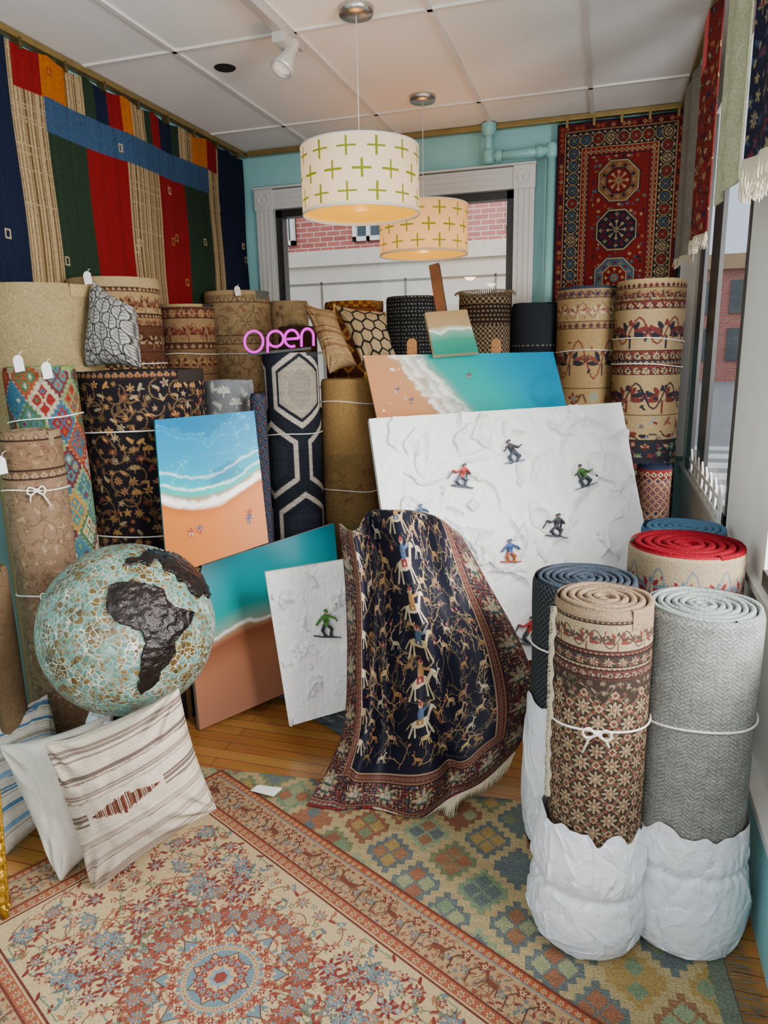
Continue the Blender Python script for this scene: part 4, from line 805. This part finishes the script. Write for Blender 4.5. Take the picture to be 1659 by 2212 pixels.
ringm(.031,.03,lambda x,y:(cv.dia(x,y,6,6,rs.choice([cr_,nv,'#7a3c2a'])),cv.dia(x,y,2.5,2.5,'#4f1614'))); ringm(.176,.03,lambda x,y:(cv.flower(x,y,7,4,cr_,nv)))
ringm(.103,.072,lambda x,y:(cv.octa(x,y,15,cr_),cv.octa(x,y,13,'#1d181e'),cv.octa(x,y,10,rs.choice(['#7d694b','#6b1c16','#30424f'])),cv.flower(x,y,8,4,nv,cr_)))
for q in (.068,.138): ringm(q,.036,lambda x,y:cv.dia(x,y,4,4,cr_))
for k,(c1,c2,c3) in enumerate((('#604028','#7d694b',nv),('#151622','#7d694b','#561412'),('#30424f','#5f1c16',cr_),('#151622','#604028',cr_))):
    cy=(.35+k*.285)*d; cv.octa(cx,cy,.125*d,nv); cv.octa(cx,cy,.12*d,cr_); cv.octa(cx,cy,.112*d,c1)
    for q in range(16): a=q*PI/8; cv.flower(cx+.092*d*math.cos(a),cy+.092*d*math.sin(a),.013*d,4,[c2,c3][q%2],nv)
    cv.octa(cx,cy,.074*d,c3); cv.octa(cx,cy,.068*d,'#561412' if k!=1 else nv)
    for q in range(8): a=q*PI/4; cv.line([(cx,cy),(cx+.055*d*math.cos(a),cy+.055*d*math.sin(a))],3,c2); cv.dia(cx+.05*d*math.cos(a),cy+.05*d*math.sin(a),5,5,cr_)
    cv.octa(cx,cy,.026*d,c1); cv.flower(cx,cy,.022*d,8,cr_,nv)
P=bil([(xl,4.93,2.95),(xr,4.93,2.95),(xr,4.93,1.65),(xl,4.93,1.65)],H,W); P[...,1]+=.006*np.sin(P[...,0]*14)
RR=hang('red runner with three octagon medallions hanging on back wall',P,cv.done(.3),PILE)
for k in range(5): MB().box((xl+.05+k*.16,4.91,2.92),(xl+.066+k*.16,4.95,2.975)).build('clip',BRASS,RR,bevel=.002)
def hangR(label,bl,br,pat,mat,fr,dens=200):
    a=PY(bl[0],bl[1],bl[2]); b=PY(br[0],br[1],br[2]); z1=2.95; W=max(int((b-a).length*dens),30); H=int((z1-min(a.z,b.z))*dens)
    P=bil([(a.x,a.y,z1),(b.x,b.y,z1),b,a],H,W); P[...,0]+=.012*np.sin(np.linspace(0,9,W))[None]; col=pat(W,H,dens)
    return hang(label,P,col,mat,fr,group='rugs hanging along the front window')
hangR('pale grey underside of a hanging rug, deepest along the window',(1456,560,4.5),(1496,545,4.1),P_([(3,'#7f7a70','leafy',['#7f7a70','#76716a','#88837a'],None,.08)]),WEAVE,(60,.05))
TR_=hangR('narrow red hanging rug with a bright red tag',(1490,520,3.75),(1522,500,3.4),P_([(3,'#6b2420','leafy',['#8a5a3c','#242638','#94805c'],'#401a1a',.06)],3),PILE,(60,.06))
p=PY(1527,95,3.1); MB().box((p.x-.006,p.y-.055,p.z-.09),(p.x-.003,p.y+.055,p.z+.09)).build('red_tag',M('red_card','#b01014',.5,var=.03),TR_)
hangR('pale cream green hanging rug between the red rug and the navy rug',(1542,445,2.95),(1590,385,2.6),P_([(3,'#a3a488','leafy',['#a9aa8e','#9c9d80','#b0af94'],None,.08)],4),WEAVE,None)
hangR('navy and red hanging rug with long cream fringe, nearest the camera',(1606,345,2.35),(1725,290,1.9),P_([(2.,'#161828','leafy',['#5b2426','#75684c','#303850'],'#3b1c20',.06),],5),PILE,(110,.11),280)
mb=MB(); mb.box((-2.56,-.5,2.965),(-2.515,4.96,2.995)); props(mb.build('hanging_rail',BRASS,bevel=.004),'brass rail along top of the left wall','rail')
mb=MB(); mb.box((-2.5,4.915,2.965),(.45,4.96,2.995)); props(mb.build('hanging_rail',BRASS,bevel=.004),'brass rail along top of the back wall','rail')
mb=MB(); mb.box((.34,.6,2.96),(.37,4.9,2.99)); props(mb.build('hanging_rail',BRASS,bevel=.004),'brass rail above the front window rugs','rail')
# ---------------------------------------------------------------- room
def struct(name,mb,mat,bevel=0,parent=None): o=mb.build(name,mat,parent,bevel=bevel); o['kind']='structure'; return o
fm,n_,l_,b_=newmat('oak_strip_floor'); tc=n_.new('ShaderNodeTexCoord'); bk=n_.new('ShaderNodeTexBrick'); l_.new(tc.outputs['Object'],bk.inputs['Vector'])
bk.inputs['Scale'].default_value=1; bk.inputs['Brick Width'].default_value=.9; bk.inputs['Row Height'].default_value=.06; bk.inputs['Mortar Size'].default_value=.0012
bk.inputs['Color1'].default_value=c4('#a3723f'); bk.inputs['Color2'].default_value=c4('#8a5a2f'); bk.inputs['Mortar'].default_value=c4('#3a2413')
mp=n_.new('ShaderNodeMapping'); mp.inputs['Scale'].default_value=(2,40,1); l_.new(tc.outputs['Object'],mp.inputs[0]); nz=n_.new('ShaderNodeTexNoise'); nz.inputs['Scale'].default_value=2; l_.new(mp.outputs[0],nz.inputs[0])
mx=n_.new('ShaderNodeMix'); mx.data_type='RGBA'; mx.blend_type='OVERLAY'; mx.inputs[0].default_value=.45; l_.new(bk.outputs[0],mx.inputs[6]); l_.new(nz.outputs['Color'],mx.inputs[7]); l_.new(mx.outputs[2],b_.inputs['Base Color']); b_.inputs['Roughness'].default_value=.24
struct('floor',MB().box((-2.7,-1,-.1),(.7,5.2,0)),fm)
struct('wall_left',MB().box((-2.72,-.6,0),(-2.57,5.2,3.0)),TEAL)
wx0,wx1,wz0,wz1=-2.34,-.63,1.15,2.61
mb=MB(); mb.box((-2.57,5,0),(wx0,5.15,3.0)); mb.box((wx1,5,0),(.52,5.15,3.0)); mb.box((wx0,5,wz1),(wx1,5.15,3.0)); mb.box((wx0,5,0),(wx1,5.15,wz0)); struct('wall_back',mb,TEAL)
CEIL=M('ceiling_tile','#edebe8',.9,bump=.4,scale=160,var=.04); struct('ceiling',MB().box((-2.7,-1,3.0),(.7,5.2,3.1)),CEIL)
GR=M('ceiling_grid_paint','#d6d2ce',.5,var=.03)
mb=MB()
for X_ in (-2.01,-1.4,-.78,-.16,.46): mb.box((X_-.012,-1,2.99),(X_+.012,5,3.0))
for Y_ in (-.35,.86,2.07,3.28,4.48): mb.box((-2.57,Y_-.012,2.99),(.5,Y_+.012,3.0))
struct('trim_1',mb,GR)
WT=M('window_trim_white','#c8c7c3',.4,var=.03)
mb=MB()
for a,b in (((-2.47,4.955,1.0),(wx0,5.0,2.61)),((wx1,4.955,1.0),(-.50,5.0,2.61)),((-2.34,4.955,2.61),(-.63,5.0,2.74))): mb.box(a,b)
for q in (.03,.065,.1): mb.box((-2.47+q,4.95,1.0),(-2.47+q+.012,4.955,2.61)); mb.box((-.63+q,4.95,1.0),(-.63+q+.012,4.955,2.61)); mb.box((-2.34,4.95,2.61+q),(-.63,4.955,2.61+q+.012))
for x0 in (-2.475,-.635):
    mb.box((x0,4.945,2.605),(x0+.14,5.0,2.745)); mb.lathe((x0+.07,4.945,2.675),[(.045,0),(.045,.006),(.034,.006),(.03,.002),(.014,.002),(.01,.008),(.0005,.009)],24,(0,-1,0))
mb.box((-2.48,4.93,2.745),(-.49,5.0,2.757)); W1=struct('window_1',mb,WT,.002)
mb=MB()
for a,b in (((wx0,5.0,wz0),(wx0+.05,5.08,wz1)),((wx1-.05,5.0,wz0),(wx1,5.08,wz1)),((wx0,5.0,wz1-.05),(wx1,5.08,wz1)),((wx0,5.0,wz0),(wx1,5.08,wz0+.05))): mb.box(a,b)
mb.build('window_frame',DARKFR,W1)
gl,n_,l_,b_=newmat('window_glass'); tr=n_.new('ShaderNodeBsdfTransparent'); gs=n_.new('ShaderNodeBsdfGlossy'); gs.inputs['Roughness'].default_value=.02; mx=n_.new('ShaderNodeMixShader'); mx.inputs[0].default_value=.05
l_.new(tr.outputs[0],mx.inputs[1]); l_.new(gs.outputs[0],mx.inputs[2]); l_.new(mx.outputs[0],n_['Material Output'].inputs['Surface'])
MB().box((wx0,5.04,wz0),(wx1,5.045,wz1)).build('window_pane',gl,W1)
struct('baseboard_right',MB().box((.46,-.5,0),(.5,5,.32)),TEAL)
struct('trim_2',MB().box((.445,-.5,.32),(.5,5,.35)),WT,.004)
mb=MB(); mb.box((.49,-.5,.35),(.505,5,.84)); mb.box((.49,4.72,.84),(.505,5,3.0)); mb.box((.49,2.35,.84),(.505,3.1,3.0)); mb.box((.49,-.5,2.8),(.505,5,3.0)); mb.box((.40,4.93,.9),(.49,5,3.0)); struct('wall_right',mb,WHITE)
struct('trim_3',MB().box((.465,-.5,.84),(.51,5,.87)),WT,.004)
mb=MB(); mb.box((.486,3.9,.87),(.508,4.2,2.8)); mb.box((.486,4.5,.87),(.508,4.72,2.8)); mb.box((.484,3.1,.87),(.508,3.14,2.8)); mb.box((.484,3.1,.87),(.508,4.72,.92)); mb.box((.486,-.4,.87),(.508,2.35,.92)); W2=struct('window_2',mb,DARKFR,.002)
MB().box((.495,3.1,.87),(.498,4.72,2.8)).build('window_pane',gl,W2)
tp=M('teal_pipe_paint','#80b5b4',.35,var=.05,scale=6); a=PY(1056,262,4.9); b=PY(1060,305,4.9); c_=PY(1192,300,4.9); mb=MB(); rp_=.027
a.z=3.0; b.x=a.x; b.z=2.80; c_.z=2.80; mb.tube([a,b,],rp_,16); mb.tube([b,Vector((c_.x,4.9,2.8))],rp_,16); mb.tube([Vector((c_.x,4.9,2.8)),Vector((c_.x,4.9,0))],rp_,16)
for q in (b,c_): mb.lathe(q-Vector((0,0,.04)),[(.001,0),(.032,0),(.035,.015),(.035,.065),(.032,.08),(.001,.08)],20)
mb.lathe(Vector((b.x+.05,4.9,2.8)),[(.032,0),(.035,.008),(.035,.03),(.032,.038)],20,(1,0,0)); mb.lathe(Vector((c_.x-.09,4.9,2.8)),[(.032,0),(.035,.008),(.035,.03),(.032,.038)],20,(1,0,0)); mb.lathe(Vector((a.x,4.9,2.92)),[(.03,0),(.048,.03),(.048,.07)],20)
props(mb.build('pipe',tp,None,True),'teal painted drain pipe running down the back wall','pipe')
# ---------------------------------------------------------------- ceiling fixtures
def pendant(label,x,y,zc,r,h,en,base,glow):
    T=thing('pendant_lamp',label,'pendant lamp',(x,y,zc-h/2),'drum pendant lamps')
    MB().lathe((x,y,3.0),[(.075,0),(.075,-.012),(.07,-.03),(.012,-.034),(.001,-.034)],32).build('canopy',STEEL,T,True)
    MB().tube([(x,y,2.97),(x,y,zc+h*.3)],.0028,8).build('cord',M('silver_cord','#b9b6b0',.5),T)
    W,H=760,140; cv=Cv(W,H,base); n=13; pm=W/(2*PI*r)
    for i in range(3):
        for j in range(n+1):
            cx=(j+.5*(i%2))*W/n; cy=H*(.19+.31*i); cv.rect(cx-.040*pm,cy-.0048*pm,cx+.040*pm,cy+.0048*pm,'#6f7e0e'); cv.rect(cx-.0048*pm,cy-.040*pm,cx+.0048*pm,cy+.040*pm,'#6f7e0e')
    a=np.linspace(0,2*PI,W,endpoint=False); z=np.linspace(zc+h/2,zc-h/2,H); P=np.stack([np.repeat((x+r*np.cos(a))[None],H,0),np.repeat((y+r*np.sin(a))[None],H,0),np.repeat(z[:,None],W,1)],-1)
    grid('lamp_shade',P,cv.done(.03),VM('lamp_shade_fabric',rough=.8,scale=200,bump=.1,var=.04,glow=glow,transl=.4),T,wrap=True)  # warm base tint and emission put the lamp's glow into the shade colour
    MB().tube([(x+r*math.cos(q),y+r*math.sin(q),zc-h/2) for q in np.linspace(0,2*PI,64,endpoint=False)],.003,6,True).build('bottom_ring',WT,T,True)
    MB().tube([(x+r*math.cos(q),y+r*math.sin(q),zc+h/2) for q in np.linspace(0,2*PI,64,endpoint=False)],.003,6,True).build('top_ring',WT,T,True)
    MB().lathe((x,y,zc-h*.46),[(r*.985,0),(.001,.0)],48).build('diffuser',DIFF,T)
    mb=MB(); mb.tube([(x,y,zc+h*.32),(x,y,zc+.02)],.02,12); mb.lathe((x,y,zc-.03),[(.001,-.03),(.022,-.02),(.03,.005),(.02,.04),(.013,.06)],16); mb.build('bulb',M('bulb_glass','#fff2d0',.4,emis=3),T,True)
    L=bpy.data.lights.new('pendant_light','POINT'); L.energy=en; L.color=(1,.68,.34); L.shadow_soft_size=.05; lo=bpy.data.objects.new('pendant_light',L); C.objects.link(lo); lo.location=(x,y,zc-.10)
pendant('nearer larger looking white drum pendant lamp with green crosses',-1.07,3.17,2.325,.256,.27,2.6,'#ddd5ba',.33)
pendant('farther drum pendant lamp with green crosses in front of window',-1.066,4.29,2.285,.257,.27,5,'#d9b985',.42)
TL=thing('track_light','white spotlight on a ceiling track','spotlight',(-1.42,3.3,2.98)); WM=M('white_metal','#c4c0bc',.35,metal=.3,var=.03)
MB().box((-1.44,1.8,2.95),(-1.395,3.38,2.99)).build('track',M('track_metal','#a8a4a0',.4,var=.03),TL,bevel=.003)
h0=PT(630,105,3.15); h1=PT(604,158,3.13)
mb=MB(); mb.box((-1.445,3.14,2.91),(-1.39,3.3,2.95)); mb.tube([(-1.42,3.25,2.93),h0+Vector((0,0,.03)),h0],.01,10); mb.build('mount',WM,TL,bevel=.003)
ax=(h1-h0).normalized(); mb=MB(); mb.lathe(h0-ax*.04,[(.001,0),(.022,.0),(.026,.01),(.026,.055),(.03,.08),(.05,.135),(.05,.155),(.044,.155),(.04,.13),(.001,.12)],28,ax); mb.build('lamp_head',WM,TL,True)
MB().lathe(h0-ax*.04,[(.04,.14),(.001,.135)],24,ax).build('lens',M('lens_glass','#e8e4da',.2,emis=.3),TL)
p=PZ(486,147,2.998); mb=MB(); mb.lathe(p,[(.001,-.001),(.045,-.001),(.05,.002)],28); mb.lathe(p,[(.043,0),(.05,-.003),(.054,.001)],28)  # flat black disc paints the dark inside of the hole
props(mb.build('ceiling_port',BLACKM),'round opening drawn as a flat black disc on a ceiling tile near the spotlight','opening')
# ---------------------------------------------------------------- picket ornament, gold frame
T=thing('picket_fence_ornament','small white picket fence standing on the window sill','ornament',(.475,3.7,.87))
for k in range(8):
    y=3.2+k*.16; MB().add([(.472,y-.04,.87),(.472,y+.04,.87),(.472,y+.04,.99),(.472,y,1.03),(.472,y-.04,.99),(.48,y-.04,.87),(.48,y+.04,.87),(.48,y+.04,.99),(.48,y,1.03),(.48,y-.04,.99)],[(4,3,2,1,0),(5,6,7,8,9),(0,1,6,5),(1,2,7,6),(2,3,8,7),(3,4,9,8),(4,0,5,9)]).build('picket',WHITE,T)
for z in (.9,.97): MB().box((.468,3.16,z-.01),(.472,4.36,z+.01)).build('rail',WHITE,T)
a=PT(-30,1500,2.03); b=PT(6,1950,2.06); T=thing('picture_frame','ornate gilt frame edge at the lower left corner of the view','frame',(b.x,b.y,0))
pts=[a+(b-a)*k/60 for k in range(61)]
mb=MB(); mb.tube(pts,[.014+.003*math.sin(k*1.6) for k in range(61)],10); mb.tube([q+R*.014 for q in pts],.005,8)
for s in (-1,1): mb.tube([b+R*(s*.012+.009*math.cos(q)*s)+U*(-.012+.009*math.sin(q)) for q in np.linspace(0,5.2,14)],.005,8)
mb.tube([b,Vector((b.x,b.y,.015))],.01,8); mb.build('upright',GOLD,T,True)
c0=a; MB().tube([c0,c0-R*.5],.02,10).build('top_rail',GOLD,T,True)
# ---------------------------------------------------------------- outside
bm,n_,l_,b_=newmat('red_brick'); tc=n_.new('ShaderNodeTexCoord'); mp=n_.new('ShaderNodeMapping'); mp.inputs['Rotation'].default_value=(PI/2,0,0); bk=n_.new('ShaderNodeTexBrick'); l_.new(tc.outputs['Object'],mp.inputs[0]); l_.new(mp.outputs[0],bk.inputs['Vector'])
bk.inputs['Scale'].default_value=1; bk.inputs['Brick Width'].default_value=.24; bk.inputs['Row Height'].default_value=.085; bk.inputs['Mortar Size'].default_value=.008; bk.inputs['Color1'].default_value=c4('#b8655a'); bk.inputs['Color2'].default_value=c4('#a05246'); bk.inputs['Mortar'].default_value=c4('#c5b8b0'); l_.new(bk.outputs[0],b_.inputs['Base Color'])
BD=thing('building','red brick building with white stone base across the street behind back window','building',(-3,12,-.2))
MB().box((-9,12,3.3),(1.2,13,9)).build('brick_wall',bm,BD)
ST_=M('white_stone','#cfc6b8',.7,var=.05,scale=3); mb=MB(); mb.box((-9,11.95,-.2),(1.2,13,3.05)); mb.box((-9,11.85,3.05),(1.2,13,3.3)); mb.build('stone_base',ST_,BD)
mb=MB(); gm2=M('stone_joint','#77726a',.8)
for z in (.4,1.0,1.6,2.2,2.75): mb.box((-9,11.93,z),(1.2,11.952,z+.03))
for i,z in enumerate((.4,1.0,1.6,2.2)):
    for k in range(7): mb.box((-8.5+k*1.5+.7*(i%2),11.93,z),(-8.47+k*1.5+.7*(i%2),11.952,z+.6))
mb.build('stone_joints',gm2,BD)
DG=M('dark_window_glass','#46545a',.15,var=.2,scale=2)
for (u0,v0,u1_,v1_) in ((600,400,640,530),(762,430,832,518),(1098,300,1150,495)):
    A=PY(u0,v0,11.98); Bq=PY(u1_,v1_,11.98); x0,x1=A.x,Bq.x; z0,z1=max(Bq.z,3.35),A.z+.6
    mb=MB()
    for q in ((x0,x0+.07),(x1-.07,x1),((x0+x1)/2-.03,(x0+x1)/2+.03)): mb.box((q[0],11.9,z0),(q[1],12.02,z1))
    mb.box((x0,11.9,z0),(x1,12.02,z0+.07)); mb.box((x0,11.9,(z0+z1)/2),(x1,12.02,(z0+z1)/2+.06)); w_=mb.build('window',WHITE,BD); MB().box((x0,11.97,z0),(x1,12.01,z1)).build('pane',DG,w_)
B2=thing('building','distant red brick building with cornice seen through front window','building',(7,40,-.2))
MB().box((2,40,-.2),(14,46,5.2)).build('brick_wall',bm,B2); MB().box((1.8,39.6,5.2),(14.2,46,5.9)).build('cornice',M('sand_cornice','#b59a78',.8),B2)
for i in range(5):
    for j in range(2): MB().box((2.6+i*1.5,39.9,.8+j*2.3),(3.5+i*1.5,40.05,2.4+j*2.3)).build('window',DG,B2)
struct('ground_street',MB().box((-30,5.3,-.4),(60,120,-.2)),M('asphalt','#8d8f92',.9,var=.08,scale=3))
mb=MB()
for k in range(6): mb.box((.9,8.5+k*1.0,-.2),(3.2,9.0+k*1.0,-.19))
props(mb.build('crosswalk',M('road_paint','#d8d8d6',.7)),'white crosswalk stripes on the street outside','crosswalk',kind='structure')
# ---------------------------------------------------------------- light
w=bpy.data.worlds.new('sky'); bpy.context.scene.world=w; w.use_nodes=True; n_=w.node_tree.nodes; l_=w.node_tree.links
bg=n_['Background']; tc=n_.new('ShaderNodeTexCoord'); nz=n_.new('ShaderNodeTexNoise'); nz.inputs['Scale'].default_value=4; nz.inputs['Detail'].default_value=6; rp=n_.new('ShaderNodeValToRGB')
rp.color_ramp.elements[0].position=.4; rp.color_ramp.elements[0].color=(.66,.78,.92,1); rp.color_ramp.elements[1].position=.6; rp.color_ramp.elements[1].color=(1,1,1,1)
l_.new(tc.outputs['Generated'],nz.inputs[0]); l_.new(nz.outputs['Fac'],rp.inputs[0]); l_.new(rp.outputs[0],bg.inputs[0]); bg.inputs[1].default_value=1.2
def area(loc,tgt,sx,sy,e,col=(1,1,1)):
    L=bpy.data.lights.new('area_light','AREA'); L.shape='RECTANGLE'; L.size=sx; L.size_y=sy; L.energy=e; L.color=col; o=bpy.data.objects.new('area_light',L); C.objects.link(o); o.location=loc
    o.rotation_euler=(Vector(tgt)-Vector(loc)).to_track_quat('-Z','Y').to_euler()
area((1.8,1.2,2.1),(-.9,2.8,1.0),2.0,1.6,330,(1,.99,.97))
area((-.3,-1.2,2.3),(-.9,3,1.0),1.4,.9,22,(1,.95,.9))
area((-.6,.2,1.0),(-1.0,3.2,3.0),1.4,.8,22,(.97,.98,1))  # added upward fill to brighten the ceiling, no lamp stands here
area((-1.2,8.5,4.5),(-1.6,12,2.2),4,2,150)
